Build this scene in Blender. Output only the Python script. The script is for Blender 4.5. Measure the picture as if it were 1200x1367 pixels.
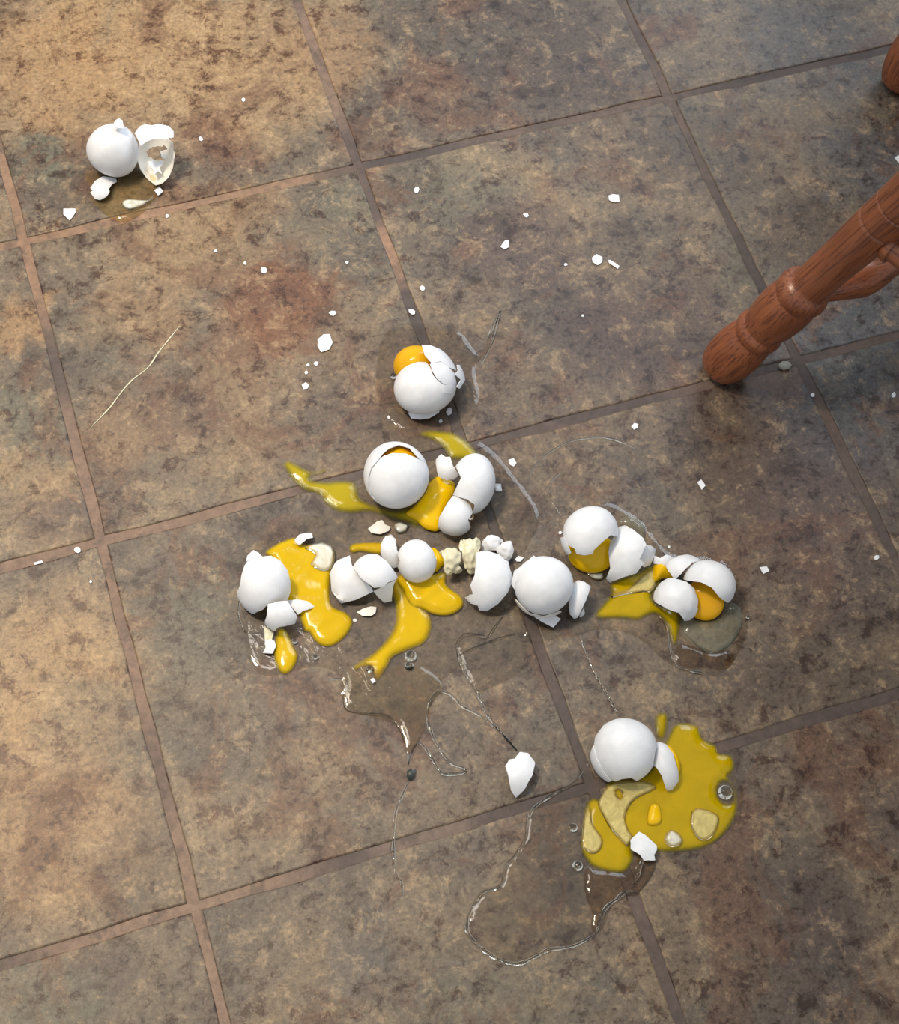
import bpy, math, random
import numpy as np
from mathutils import Vector, Matrix
from mathutils import noise as mnoise
from mathutils.geometry import delaunay_2d_cdt

random.seed(7)
rng = np.random.default_rng(7)
for o in list(bpy.data.objects):
    bpy.data.objects.remove(o)
scene = bpy.context.scene
COL = scene.collection

# ------------------------------------------------------------------ camera
FPX = 2213.158                       # focal length in pixels of the 1200 x 1367 photograph
R = np.array([[0.949121753195078, -0.3103541142214753, 0.05336873052296516],
              [-0.25259707864521386, -0.8515046773849817, -0.4594937434272436],
              [0.18804949739824633, 0.422634721922704, -0.8865761548512996]])
CAM = np.array([0.020991253401085846, -0.31821051948731327, 1.1934085536773886])
cd = bpy.data.cameras.new('camera')
cd.sensor_fit = 'HORIZONTAL'
cd.sensor_width = 36.0
cd.lens = FPX * 36.0 / 1200.0
cd.clip_start = 0.02
cam = bpy.data.objects.new('camera', cd)
COL.objects.link(cam)
m = Matrix.Identity(4)
for r in range(3):
    m[r][0] = R[0][r]; m[r][1] = -R[1][r]; m[r][2] = -R[2][r]; m[r][3] = CAM[r]
cam.matrix_world = m
scene.camera = cam

# ------------------------------------------------------------------ world and lights
world = bpy.data.worlds.new('room_light')
scene.world = world
world.use_nodes = True
bg = world.node_tree.nodes['Background']
bg.inputs[0].default_value = (0.93, 0.97, 1.0, 1)
bg.inputs[1].default_value = 0.60

def aim(o, target):
    d = Vector(target) - o.location
    o.rotation_euler = d.to_track_quat('-Z', 'Y').to_euler()

ld = bpy.data.lights.new('window_daylight', 'AREA')
ld.shape = 'RECTANGLE'; ld.size = 1.3; ld.size_y = 1.5
ld.energy = 46; ld.color = (0.74, 0.87, 1.0)
lo = bpy.data.objects.new('window_daylight', ld); COL.objects.link(lo)
lo.location = (2.05, 1.85, 1.85); aim(lo, (0.6, 0.4, 0))

ld = bpy.data.lights.new('warm_ceiling_lamp', 'SPOT')
ld.energy = 205; ld.color = (1.0, 0.84, 0.64); ld.shadow_soft_size = 0.16
ld.spot_size = math.radians(50); ld.spot_blend = 0.75
lo = bpy.data.objects.new('warm_ceiling_lamp', ld); COL.objects.link(lo)
lo.location = (-0.55, 0.95, 2.35); aim(lo, (-0.22, 0.62, 0))

ld = bpy.data.lights.new('neutral_fill', 'AREA')  # added fill light out of view, brightens the whole floor evenly
ld.shape = 'DISK'; ld.size = 0.5
ld.energy = 9; ld.color = (1.0, 0.95, 0.88)
lo = bpy.data.objects.new('neutral_fill', ld); COL.objects.link(lo)
lo.location = (0.0, 1.1, 2.45); aim(lo, (0.25, 0.3, 0))

scene.view_settings.view_transform = 'Standard'
scene.view_settings.look = 'None'
scene.view_settings.gamma = 1
scene.view_settings.use_curve_mapping = False
scene.view_settings.exposure = 0.0

# ------------------------------------------------------------------ measuring the photograph
def at(x, y, z=0.0):
    """point at height z that the photograph shows at pixel (x, y)"""
    d = R.T @ np.array([(x - 600) / FPX, (y - 683.5) / FPX, 1.0])
    return CAM + (z - CAM[2]) / d[2] * d

def depth(p):
    return float(R[2] @ (np.asarray(p) - CAM))

def zoomed(ox, oy, s):
    return lambda pts: [(ox + x / s, oy + y / s) for x, y in pts]
Z1 = zoomed(60, 130, 4.8)
Z2 = zoomed(460, 430, 5.0)
Z3 = zoomed(360, 560, 3.5294)
Z4 = zoomed(300, 690, 6.0)
Z5 = zoomed(430, 690, 4.4444)
Z6 = zoomed(670, 660, 5.4545)
Z7 = zoomed(780, 720, 5.0)
Z8 = zoomed(740, 930, 4.0222)
ZB = zoomed(400, 911, 2.9975)

# ------------------------------------------------------------------ node helpers
def new_mat(name):
    mt = bpy.data.materials.new(name); mt.use_nodes = True
    nt = mt.node_tree; nt.nodes.clear()
    return mt, nt

def node(nt, kind, ins=None, **props):
    n = nt.nodes.new(kind)
    for k, v in props.items():
        setattr(n, k, v)
    for k, v in (ins or {}).items():
        if isinstance(v, bpy.types.NodeSocket):
            nt.links.new(v, n.inputs[k])
        else:
            n.inputs[k].default_value = v
    return n

def rgb(r, g, b):
    f = lambda c: c / 12.92 if c <= 0.04045 else ((c + 0.055) / 1.055) ** 2.4
    return (f(r / 255), f(g / 255), f(b / 255), 1.0)

def noise(nt, vec, scale, detail=6, rough=0.6, dist=0.0):
    return node(nt, 'ShaderNodeTexNoise', {'Vector': vec, 'Scale': scale, 'Detail': detail, 'Roughness': rough, 'Distortion': dist})

def ramp(nt, fac, stops, interp='LINEAR'):
    n = node(nt, 'ShaderNodeValToRGB', {'Fac': fac})
    cr = n.color_ramp; cr.interpolation = interp
    while len(cr.elements) < len(stops):
        cr.elements.new(0.5)
    for e, (p, c) in zip(cr.elements, stops):
        e.position = p
        e.color = c if len(c) == 4 else (*c, 1)
    return n

def maprange(nt, val, a, b, c=0.0, d=1.0, smooth=True):
    n = node(nt, 'ShaderNodeMapRange', {'Value': val, 'From Min': a, 'From Max': b, 'To Min': c, 'To Max': d})
    if smooth:
        n.interpolation_type = 'SMOOTHSTEP'
    return n.outputs[0]

def mixc(nt, fac, a, b, blend='MIX'):
    n = node(nt, 'ShaderNodeMix', data_type='RGBA', blend_type=blend)
    for i, v in ((0, fac), (6, a), (7, b)):
        if isinstance(v, bpy.types.NodeSocket):
            nt.links.new(v, n.inputs[i])
        else:
            n.inputs[i].default_value = v
    return n.outputs[2]

def math_(nt, op, a, b=0.0):
    n = node(nt, 'ShaderNodeMath', operation=op)
    for i, v in enumerate((a, b)):
        if isinstance(v, bpy.types.NodeSocket):
            nt.links.new(v, n.inputs[i])
        else:
            n.inputs[i].default_value = v
    return n.outputs[0]

def out(nt, shader):
    node(nt, 'ShaderNodeOutputMaterial', {'Surface': shader})

# ------------------------------------------------------------------ materials
def tile_material():
    mt, nt = new_mat('slate_tile')
    pos = node(nt, 'ShaderNodeNewGeometry').outputs['Position']
    rnd = node(nt, 'ShaderNodeObjectInfo').outputs['Random']
    off = math_(nt, 'MULTIPLY', rnd, 37.0)
    vec = node(nt, 'ShaderNodeVectorMath', {0: pos, 1: off}, operation='ADD').outputs[0]
    n1 = noise(nt, vec, 7.0, 9, 0.62, 0.7).outputs[0]
    n2 = noise(nt, vec, 62.0, 10, 0.78, 0.25).outputs[0]
    n3 = noise(nt, vec, 260.0, 6, 0.75, 0.0).outputs[0]
    v2 = node(nt, 'ShaderNodeVectorMath', {0: vec, 1: (5.3, 2.1, 7.7)}, operation='ADD').outputs[0]
    n4 = noise(nt, v2, 8.5, 8, 0.66, 1.2).outputs[0]
    v3 = node(nt, 'ShaderNodeVectorMath', {0: vec, 1: (15.3, 9.1, 3.7)}, operation='ADD').outputs[0]
    n5 = noise(nt, v3, 6.5, 8, 0.64, 0.9).outputs[0]
    n6 = noise(nt, v3, 30.0, 10, 0.78, 0.5).outputs[0]
    col = ramp(nt, n1, [(0.30, rgb(78, 68, 61)), (0.45, rgb(104, 92, 79)), (0.56, rgb(121, 105, 86)), (0.70, rgb(146, 123, 94))]).outputs[0]
    # wavering coordinates for the tile tone and painted light and shade patches
    wob = noise(nt, pos, 16.0, 7, 0.65, 0.6).outputs['Color']
    wv = node(nt, 'ShaderNodeVectorMath', {0: wob, 1: (0.5, 0.5, 0.5)}, operation='SUBTRACT').outputs[0]
    wv = node(nt, 'ShaderNodeVectorMath', {0: wv, 'Scale': 0.13}, operation='SCALE').outputs[0]
    wp = node(nt, 'ShaderNodeVectorMath', {0: pos, 1: wv}, operation='ADD').outputs[0]
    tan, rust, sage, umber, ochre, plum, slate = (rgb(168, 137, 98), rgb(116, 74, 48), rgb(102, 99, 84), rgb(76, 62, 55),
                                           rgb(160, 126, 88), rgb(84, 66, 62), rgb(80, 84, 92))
    patches = [(200, 50, 210, tan, .8), (70, 90, 130, ochre, .55), (430, 60, 90, ochre, .55), (350, 130, 100, tan, .5),  # tan and ochre at the left: tile tone plus painted-in lamp warmth
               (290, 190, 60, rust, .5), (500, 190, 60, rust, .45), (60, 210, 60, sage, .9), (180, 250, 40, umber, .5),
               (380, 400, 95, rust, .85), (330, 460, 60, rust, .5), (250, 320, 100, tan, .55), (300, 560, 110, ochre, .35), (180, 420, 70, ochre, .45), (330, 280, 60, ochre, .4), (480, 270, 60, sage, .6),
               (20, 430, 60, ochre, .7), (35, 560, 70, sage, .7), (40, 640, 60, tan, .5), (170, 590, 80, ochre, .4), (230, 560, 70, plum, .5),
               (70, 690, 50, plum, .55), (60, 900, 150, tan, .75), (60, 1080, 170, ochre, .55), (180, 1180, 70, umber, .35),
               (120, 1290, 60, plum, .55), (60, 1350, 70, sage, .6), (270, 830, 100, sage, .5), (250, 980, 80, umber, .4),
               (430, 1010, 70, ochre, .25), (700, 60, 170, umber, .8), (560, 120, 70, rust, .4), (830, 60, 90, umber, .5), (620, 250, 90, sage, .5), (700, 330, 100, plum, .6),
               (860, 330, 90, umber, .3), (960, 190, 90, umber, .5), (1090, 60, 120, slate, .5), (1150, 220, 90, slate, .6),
               (1130, 430, 130, slate, .85), (1000, 350, 60, sage, .4), (780, 460, 100, plum, .55), (1000, 580, 170, umber, .75), (1130, 560, 110, slate, .6), (640, 480, 90, umber, .5),  # slate on the right puts the bluish window sheen into the tile colour
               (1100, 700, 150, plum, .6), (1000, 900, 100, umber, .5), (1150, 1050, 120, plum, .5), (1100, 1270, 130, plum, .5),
               (480, 1280, 60, slate, .25), (880, 440, 120, plum, .55), (850, 180, 110, umber, .45), (1080, 330, 90, umber, .5), (1150, 850, 140, umber, .5), (930, 1150, 90, umber, .3), (640, 1330, 90, sage, .4), (900, 1250, 120, tan, .15), (620, 900, 110, umber, .2),  # plum and umber on the right paint the shade there into the tiles
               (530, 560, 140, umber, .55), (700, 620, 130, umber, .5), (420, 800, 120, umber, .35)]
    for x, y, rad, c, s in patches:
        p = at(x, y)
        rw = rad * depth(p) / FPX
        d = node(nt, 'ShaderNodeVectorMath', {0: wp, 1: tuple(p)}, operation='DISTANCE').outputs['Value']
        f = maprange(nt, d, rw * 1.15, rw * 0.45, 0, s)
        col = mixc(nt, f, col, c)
    col = mixc(nt, maprange(nt, n4, 0.53, 0.61, 0, 0.6), col, rgb(104, 72, 54))
    col = mixc(nt, maprange(nt, n5, 0.54, 0.68, 0, 0.42), col, rgb(94, 91, 80))
    col = mixc(nt, maprange(nt, n6, 0.54, 0.62, 0, 0.6), col, mixc(nt, 0.5, col, rgb(190, 162, 124)))
    col = mixc(nt, maprange(nt, n6, 0.47, 0.38, 0, 0.7), col, mixc(nt, 1.0, col, rgb(176, 152, 142), 'MULTIPLY'))
    col = mixc(nt, maprange(nt, n2, 0.49, 0.38, 0, 0.95), col, mixc(nt, 1.0, col, rgb(150, 120, 106), 'MULTIPLY'))
    col = mixc(nt, maprange(nt, n2, 0.54, 0.66, 0, 0.6), col, mixc(nt, 0.6, col, rgb(196, 168, 130)))
    fine = ramp(nt, n3, [(0.32, (0.42, 0.42, 0.42)), (0.68, (1.3, 1.3, 1.3))]).outputs[0]
    col = mixc(nt, 0.8, col, fine, 'MULTIPLY')
    hsum = math_(nt, 'ADD', math_(nt, 'MULTIPLY', n2, 0.8), math_(nt, 'MULTIPLY', n1, 1.2))
    bmp = node(nt, 'ShaderNodeBump', {'Height': hsum, 'Strength': 0.22, 'Distance': 0.004}).outputs[0]
    rg = maprange(nt, n2, 0.3, 0.7, 0.36, 0.52)
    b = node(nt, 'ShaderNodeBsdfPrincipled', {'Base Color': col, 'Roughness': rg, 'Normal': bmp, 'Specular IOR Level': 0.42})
    out(nt, b.outputs[0])
    return mt

def grout_material():
    mt, nt = new_mat('grout')
    pos = node(nt, 'ShaderNodeNewGeometry').outputs['Position']
    n1 = noise(nt, pos, 9.0, 5, 0.6).outputs[0]
    n2 = noise(nt, pos, 130.0, 8, 0.78).outputs[0]
    n3 = noise(nt, pos, 34.0, 6, 0.7, 0.4).outputs[0]
    col = ramp(nt, n1, [(0.32, rgb(66, 56, 53)), (0.5, rgb(84, 70, 65)), (0.68, rgb(108, 89, 78))]).outputs[0]
    # pale patches: uneven grout dirt, and the left-hand warm light painted into the colour
    for x, y, rad, c, s in [(150, 760, 330, rgb(150, 120, 98), .6), (60, 300, 200, rgb(165, 128, 98), .6), (240, 1250, 240, rgb(150, 122, 100), .7),
                            (520, 340, 60, rgb(160, 124, 98), .8), (290, 270, 200, rgb(158, 124, 96), .65), (420, 90, 130, rgb(140, 112, 92), .6), (560, 1120, 90, rgb(128, 108, 94), .6)]:
        p = at(x, y)
        d = node(nt, 'ShaderNodeVectorMath', {0: pos, 1: tuple(p)}, operation='DISTANCE').outputs['Value']
        rw = rad * depth(p) / FPX
        col = mixc(nt, maprange(nt, d, rw * 1.1, rw * 0.5, 0, s), col, c)
    col = mixc(nt, maprange(nt, n3, 0.52, 0.62, 0, 0.55), col, rgb(78, 66, 58))
    fine = ramp(nt, n2, [(0.32, (0.5, 0.5, 0.5)), (0.68, (1.25, 1.25, 1.25))]).outputs[0]
    col = mixc(nt, 0.8, col, fine, 'MULTIPLY')
    bmp = node(nt, 'ShaderNodeBump', {'Height': n2, 'Strength': 0.3, 'Distance': 0.002}).outputs[0]
    b = node(nt, 'ShaderNodeBsdfPrincipled', {'Base Color': col, 'Roughness': 0.6, 'Normal': bmp})
    out(nt, b.outputs[0])
    return mt

def shell_material(name, c, rough=0.42, sss=0.08, mott=0.03):
    mt, nt = new_mat(name)
    pos = node(nt, 'ShaderNodeTexCoord').outputs['Object']
    n = noise(nt, pos, 900.0, 3, 0.6).outputs[0]
    n2 = noise(nt, pos, 60.0, 4, 0.6).outputs[0]
    dark = tuple(v * (1 - mott * 4) for v in c[:3]) + (1,)
    col = ramp(nt, n2, [(0.35, dark), (0.6, c)]).outputs[0]
    bmp = node(nt, 'ShaderNodeBump', {'Height': n, 'Strength': 0.12, 'Distance': 0.0004}).outputs[0]
    b = node(nt, 'ShaderNodeBsdfPrincipled', {'Base Color': col, 'Roughness': rough, 'Normal': bmp, 'Subsurface Weight': sss,
                                              'Subsurface Radius': (0.6, 0.5, 0.4), 'Subsurface Scale': 0.003, 'Specular IOR Level': 0.35})
    out(nt, b.outputs[0])
    return mt

def yolk_material(name, deep, thin, scale=0.0008, mn=0.25):
    """opacity follows the stored depth of the liquid"""
    mt, nt = new_mat(name)
    a = node(nt, 'ShaderNodeAttribute', attribute_name='depth').outputs['Fac']
    pos = node(nt, 'ShaderNodeTexCoord').outputs['Object']
    n = noise(nt, pos, 55.0, 5, 0.6, 0.8).outputs[0]
    body = math_(nt, 'SUBTRACT', 1.0, math_(nt, 'POWER', 2.718, math_(nt, 'MULTIPLY', a, -1.0 / scale)))
    col = mixc(nt, body, thin, deep)
    col = mixc(nt, maprange(nt, n, 0.35, 0.65, 0.0, 0.28), col, thin)
    alpha = maprange(nt, body, 0.0, 0.75, mn, 1.0)
    bmp = node(nt, 'ShaderNodeBump', {'Height': n, 'Strength': 0.15, 'Distance': 0.003}).outputs[0]
    b = node(nt, 'ShaderNodeBsdfPrincipled', {'Base Color': col, 'Roughness': 0.12, 'Alpha': alpha, 'Subsurface Weight': 0.12, 'Normal': bmp,
                                              'Subsurface Radius': (1.0, 0.5, 0.05), 'Subsurface Scale': 0.004, 'IOR': 1.38})
    out(nt, b.outputs[0])
    return mt

def film_material(name, tint, cloud, cloud_col, rough=0.04, bump=0.25, fade=0.0):
    """clear egg white: sees the floor through a tint, mirrors the room by Fresnel, a little cloudy"""
    mt, nt = new_mat(name)
    pos = node(nt, 'ShaderNodeTexCoord').outputs['Object']
    n = noise(nt, pos, 28.0, 4, 0.55, 0.8).outputs[0]
    bmp = node(nt, 'ShaderNodeBump', {'Height': n, 'Strength': bump, 'Distance': 0.004}).outputs[0]
    tr = node(nt, 'ShaderNodeBsdfTransparent', {'Color': tint}).outputs[0]
    df = node(nt, 'ShaderNodeBsdfDiffuse', {'Color': cloud_col}).outputs[0]
    n2 = noise(nt, pos, 70.0, 5, 0.6, 1.5).outputs[0]
    cf = math_(nt, 'MULTIPLY', maprange(nt, n2, 0.35, 0.7, 0.6, 1.0), cloud)
    if fade:
        dp = node(nt, 'ShaderNodeAttribute', attribute_name='depth').outputs['Fac']
        cf = math_(nt, 'MULTIPLY', cf, maprange(nt, dp, 0.0, fade))
    base = node(nt, 'ShaderNodeMixShader', {0: cf, 1: tr, 2: df}).outputs[0]
    gl = node(nt, 'ShaderNodeBsdfGlossy', {'Color': (1, 1, 1, 1), 'Roughness': rough, 'Normal': bmp}).outputs[0]
    fr = node(nt, 'ShaderNodeFresnel', {'IOR': 1.36, 'Normal': bmp}).outputs[0]
    out(nt, node(nt, 'ShaderNodeMixShader', {0: fr, 1: base, 2: gl}).outputs[0])
    return mt

def gel_material():
    mt, nt = new_mat('clear_egg_white')
    b = node(nt, 'ShaderNodeBsdfPrincipled', {'Base Color': (0.93, 0.9, 0.82, 1), 'Roughness': 0.03, 'IOR': 1.36, 'Transmission Weight': 1.0})
    out(nt, b.outputs[0])
    return mt

def wood_material():
    mt, nt = new_mat('red_oak')
    g = node(nt, 'ShaderNodeTexCoord').outputs['Object']
    st = node(nt, 'ShaderNodeMapping', {'Vector': g, 'Scale': (1.0, 1.0, 0.035)}).outputs[0]
    n1 = noise(nt, st, 560.0, 5, 0.6, 0.15).outputs[0]
    st2 = node(nt, 'ShaderNodeMapping', {'Vector': g, 'Scale': (1.0, 1.0, 0.12)}).outputs[0]
    n2 = noise(nt, st2, 45.0, 4, 0.6, 0.8).outputs[0]
    n3 = noise(nt, st, 620.0, 3, 0.6).outputs[0]
    col = ramp(nt, n2, [(0.3, rgb(120, 66, 40)), (0.7, rgb(152, 90, 57))]).outputs[0]
    col = mixc(nt, maprange(nt, n1, 0.50, 0.62, 0, 0.75), col, rgb(78, 38, 24))
    col = mixc(nt, maprange(nt, n3, 0.55, 0.65, 0, 0.3), col, rgb(70, 32, 20))
    bmp = node(nt, 'ShaderNodeBump', {'Height': n1, 'Strength': 0.12, 'Distance': 0.001, }).outputs[0]
    b = node(nt, 'ShaderNodeBsdfPrincipled', {'Base Color': col, 'Roughness': 0.38, 'Normal': bmp, 'Specular IOR Level': 0.45,
                                              'Coat Weight': 0.25, 'Coat Roughness': 0.2})
    out(nt, b.outputs[0])
    return mt

def plain(name, c, rough=0.5, spec=0.5, var=0.25):
    mt, nt = new_mat(name)
    pos = node(nt, 'ShaderNodeTexCoord').outputs['Object']
    n = noise(nt, pos, 120.0, 4, 0.6).outputs[0]
    col = mixc(nt, maprange(nt, n, 0.35, 0.65), c, tuple(v * (1 - var) for v in c[:3]) + (1,))
    b = node(nt, 'ShaderNodeBsdfPrincipled', {'Base Color': col, 'Roughness': rough, 'Specular IOR Level': spec})
    out(nt, b.outputs[0])
    return mt

M = {'tile': tile_material(), 'grout': grout_material(),
     'shell': shell_material('white_eggshell', (0.80, 0.82, 0.86, 1), 0.45),
     'inner': shell_material('shell_lining', (0.86, 0.83, 0.76, 1), 0.35, 0.1),
     'membrane': shell_material('wet_membrane', (0.80, 0.76, 0.55, 1), 0.2, 0.2, 0.06),
     'yolk': yolk_material('yolk', rgb(210, 172, 0), rgb(182, 152, 12)),
     'yolk_bright': yolk_material('bright_yolk', rgb(234, 188, 0), rgb(212, 172, 20)),
     'yolk_orange': yolk_material('whole_yolk', rgb(224, 168, 10), rgb(214, 160, 25)),
     'yolk_olive': yolk_material('thinned_yolk', rgb(188, 156, 0), rgb(146, 132, 8), 0.0007, 0.12),
     'yolk_green': yolk_material('yolk_in_white', rgb(182, 158, 12), rgb(152, 140, 32), 0.0008, 0.1),
     'film': film_material('egg_film_and_reflection', (0.98, 0.972, 0.96, 1), 0.008, rgb(200, 195, 170)),
     'film_amber': film_material('amber_egg_white', (0.985, 0.94, 0.80, 1), 0.12, rgb(190, 160, 95)),
     'film_tinge': film_material('tinged_egg_white', (0.97, 0.945, 0.88, 1), 0.03, rgb(180, 150, 95)),
     'film_brown': film_material('brown_egg_white', (0.80, 0.73, 0.66, 1), 0.0, rgb(120, 95, 70)),
     'pale_reflection': film_material('painted_reflection', (0.95, 0.92, 0.78, 1), 0.9, rgb(222, 206, 136), bump=0.06, fade=0.00022),  # room light reflected on the yolk, painted as a pale cream sheet
     'film_cloudy': film_material('cloudy_egg_white', (0.9, 0.9, 0.86, 1), 0.22, rgb(190, 190, 165)),
     'gel_white': film_material('thick_egg_white', (0.97, 0.97, 0.92, 1), 0.7, rgb(246, 248, 238), bump=0.12, fade=0.0011),
     'gel': gel_material(), 'wood': wood_material(),
     'herb': plain('dark_green_leaf', rgb(38, 48, 42), 0.45),
     'crumb': plain('grey_crumb', rgb(150, 145, 135), 0.4)}

# ------------------------------------------------------------------ mesh helpers
def link(name, me, parent=None, loc=None):
    o = bpy.data.objects.new(name, me)
    COL.objects.link(o)
    if loc is not None:
        o.location = loc
    if parent is not None:
        o.parent = parent
    return o

def tag(o, label=None, cat=None, group=None, kind=None):
    if label: o['label'] = label
    if cat: o['category'] = cat
    if group: o['group'] = group
    if kind: o['kind'] = kind
    return o

def thing(name, label, cat, loc, group=None):
    return tag(link(name, None, None, tuple(loc)), label, cat, group)

def mesh(name, V, F, mats, idx=None, smooth=None):
    me = bpy.data.meshes.new(name)
    me.from_pydata([tuple(v) for v in V], [], F)
    for k in mats:
        me.materials.append(M[k])
    if idx is not None:
        me.polygons.foreach_set('material_index', idx)
    s = [True] * len(me.polygons) if smooth is None else smooth
    me.polygons.foreach_set('use_smooth', s)
    me.update()
    return me

def inside(P, poly):
    x, y = P[:, 0], P[:, 1]
    r = np.zeros(len(P), bool)
    n = len(poly); j = n - 1
    for i in range(n):
        xi, yi = poly[i]; xj, yj = poly[j]
        if yi != yj:
            c = ((yi > y) != (yj > y)) & (x < (xj - xi) * (y - yi) / (yj - yi) + xi)
            r ^= c
        j = i
    return r

def edge_dist(P, poly):
    best = np.full(len(P), 1e9)
    n = len(poly)
    for i in range(n):
        a = poly[i]; b = poly[(i + 1) % n]
        d = b - a; L = max(d @ d, 1e-18)
        t = np.clip(((P - a) @ d) / L, 0, 1)[:, None]
        best = np.minimum(best, np.linalg.norm(P - (a + t * d), axis=1))
    return best

def densify(poly, step, jit=0.0):
    poly = np.asarray(poly, float)
    res = []
    for i in range(len(poly)):
        a = poly[i]; b = poly[(i + 1) % len(poly)]
        L = np.linalg.norm(b - a)
        if L < 1e-9:
            continue
        k = max(1, int(round(L / step)))
        nrm = np.array([-(b - a)[1], (b - a)[0]]) / L
        for q in range(k):
            t = q / k
            p = a + (b - a) * t
            if q:
                p = p + nrm * rng.normal() * jit
            res.append(p)
    return np.array(res)

def spline(poly, step, closed=True):
    """Catmull-Rom through the points, resampled"""
    P = np.asarray(poly, float); n = len(P); res = []
    for i in range(n if closed else n - 1):
        if closed:
            p0, p1, p2, p3 = P[i - 1], P[i], P[(i + 1) % n], P[(i + 2) % n]
        else:
            p0, p1, p2, p3 = P[max(i - 1, 0)], P[i], P[i + 1], P[min(i + 2, n - 1)]
        k = max(1, int(np.linalg.norm(p2 - p1) / step))
        for q in range(k):
            t = q / k
            res.append(0.5 * ((2 * p1) + (-p0 + p2) * t + (2 * p0 - 5 * p1 + 4 * p2 - p3) * t * t + (-p0 + 3 * p1 - 3 * p2 + p3) * t ** 3))
    if not closed:
        res.append(P[-1])
    return np.array(res)

def fill(outline, step, holes=()):
    """triangles that fill a polygon; boundary vertices first"""
    loops = [np.asarray(outline)] + [np.asarray(h) for h in holes]
    V = []; E = []
    for lp in loops:
        s = len(V); V += [tuple(p) for p in lp]
        E += [(s + i, s + (i + 1) % len(lp)) for i in range(len(lp))]
    mn = loops[0].min(0); mx = loops[0].max(0)
    gx = np.arange(mn[0], mx[0], step); gy = np.arange(mn[1], mx[1], step * 0.866)
    G = np.array([(x + (step / 2 if j % 2 else 0), y) for j, y in enumerate(gy) for x in gx]) if len(gx) and len(gy) else np.zeros((0, 2))
    if len(G):
        ok = inside(G, loops[0])
        for h in loops[1:]:
            ok &= ~inside(G, h)
        G = G[ok]
        for lp in loops:
            if len(G):
                G = G[edge_dist(G, lp) > step * 0.45]
        V += [tuple(p) for p in G]
    vs, es, fs, *_ = delaunay_2d_cdt([Vector(v) for v in V], E, [], 0, 1e-7)
    vs = np.array([(v.x, v.y) for v in vs])
    fs = [tuple(f) for f in fs]
    c = np.array([vs[list(f)].mean(0) for f in fs])
    ok = inside(c, loops[0])
    for h in loops[1:]:
        ok &= ~inside(c, h)
    fs = [f for f, k in zip(fs, ok) if k]
    # keep one winding
    res = []
    for f in fs:
        a, b, d = vs[f[0]], vs[f[1]], vs[f[2]]
        cr = (b[0] - a[0]) * (d[1] - a[1]) - (b[1] - a[1]) * (d[0] - a[0])
        if abs(cr) < 1e-16:
            continue
        res.append(f if cr > 0 else (f[0], f[2], f[1]))
    return vs, res

def border(F):
    cnt = {}
    for f in F:
        for i in range(len(f)):
            a, b = f[i], f[(i + 1) % len(f)]
            cnt[(a, b)] = 1
    return [e for e in cnt if (e[1], e[0]) not in cnt]

def normals(V, F):
    N = np.zeros_like(V)
    Fa = np.array(F)
    n = np.cross(V[Fa[:, 1]] - V[Fa[:, 0]], V[Fa[:, 2]] - V[Fa[:, 0]])
    for k in range(3):
        np.add.at(N, Fa[:, k], n)
    return N / np.maximum(np.linalg.norm(N, axis=1), 1e-15)[:, None]

def solid(name, V, F, thick, mats):
    """sheet -> sheet with thickness below it; broken edge flat shaded"""
    N = normals(V, F); n = len(V)
    W = V - N * thick
    E = border(F)
    VV = [*V, *W]; FF = [*F] + [(f[0] + n, f[2] + n, f[1] + n) for f in F]
    idx = [0] * len(F) + [1 if len(mats) > 1 else 0] * len(F)
    sm = [True] * (2 * len(F))
    for a, b in E:
        s = len(VV)
        VV += [V[b], V[a], W[a], W[b]]
        FF.append((s, s + 1, s + 2, s + 3)); idx.append(0); sm.append(False)
    return mesh(name, VV, FF, mats, idx, sm)

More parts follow.
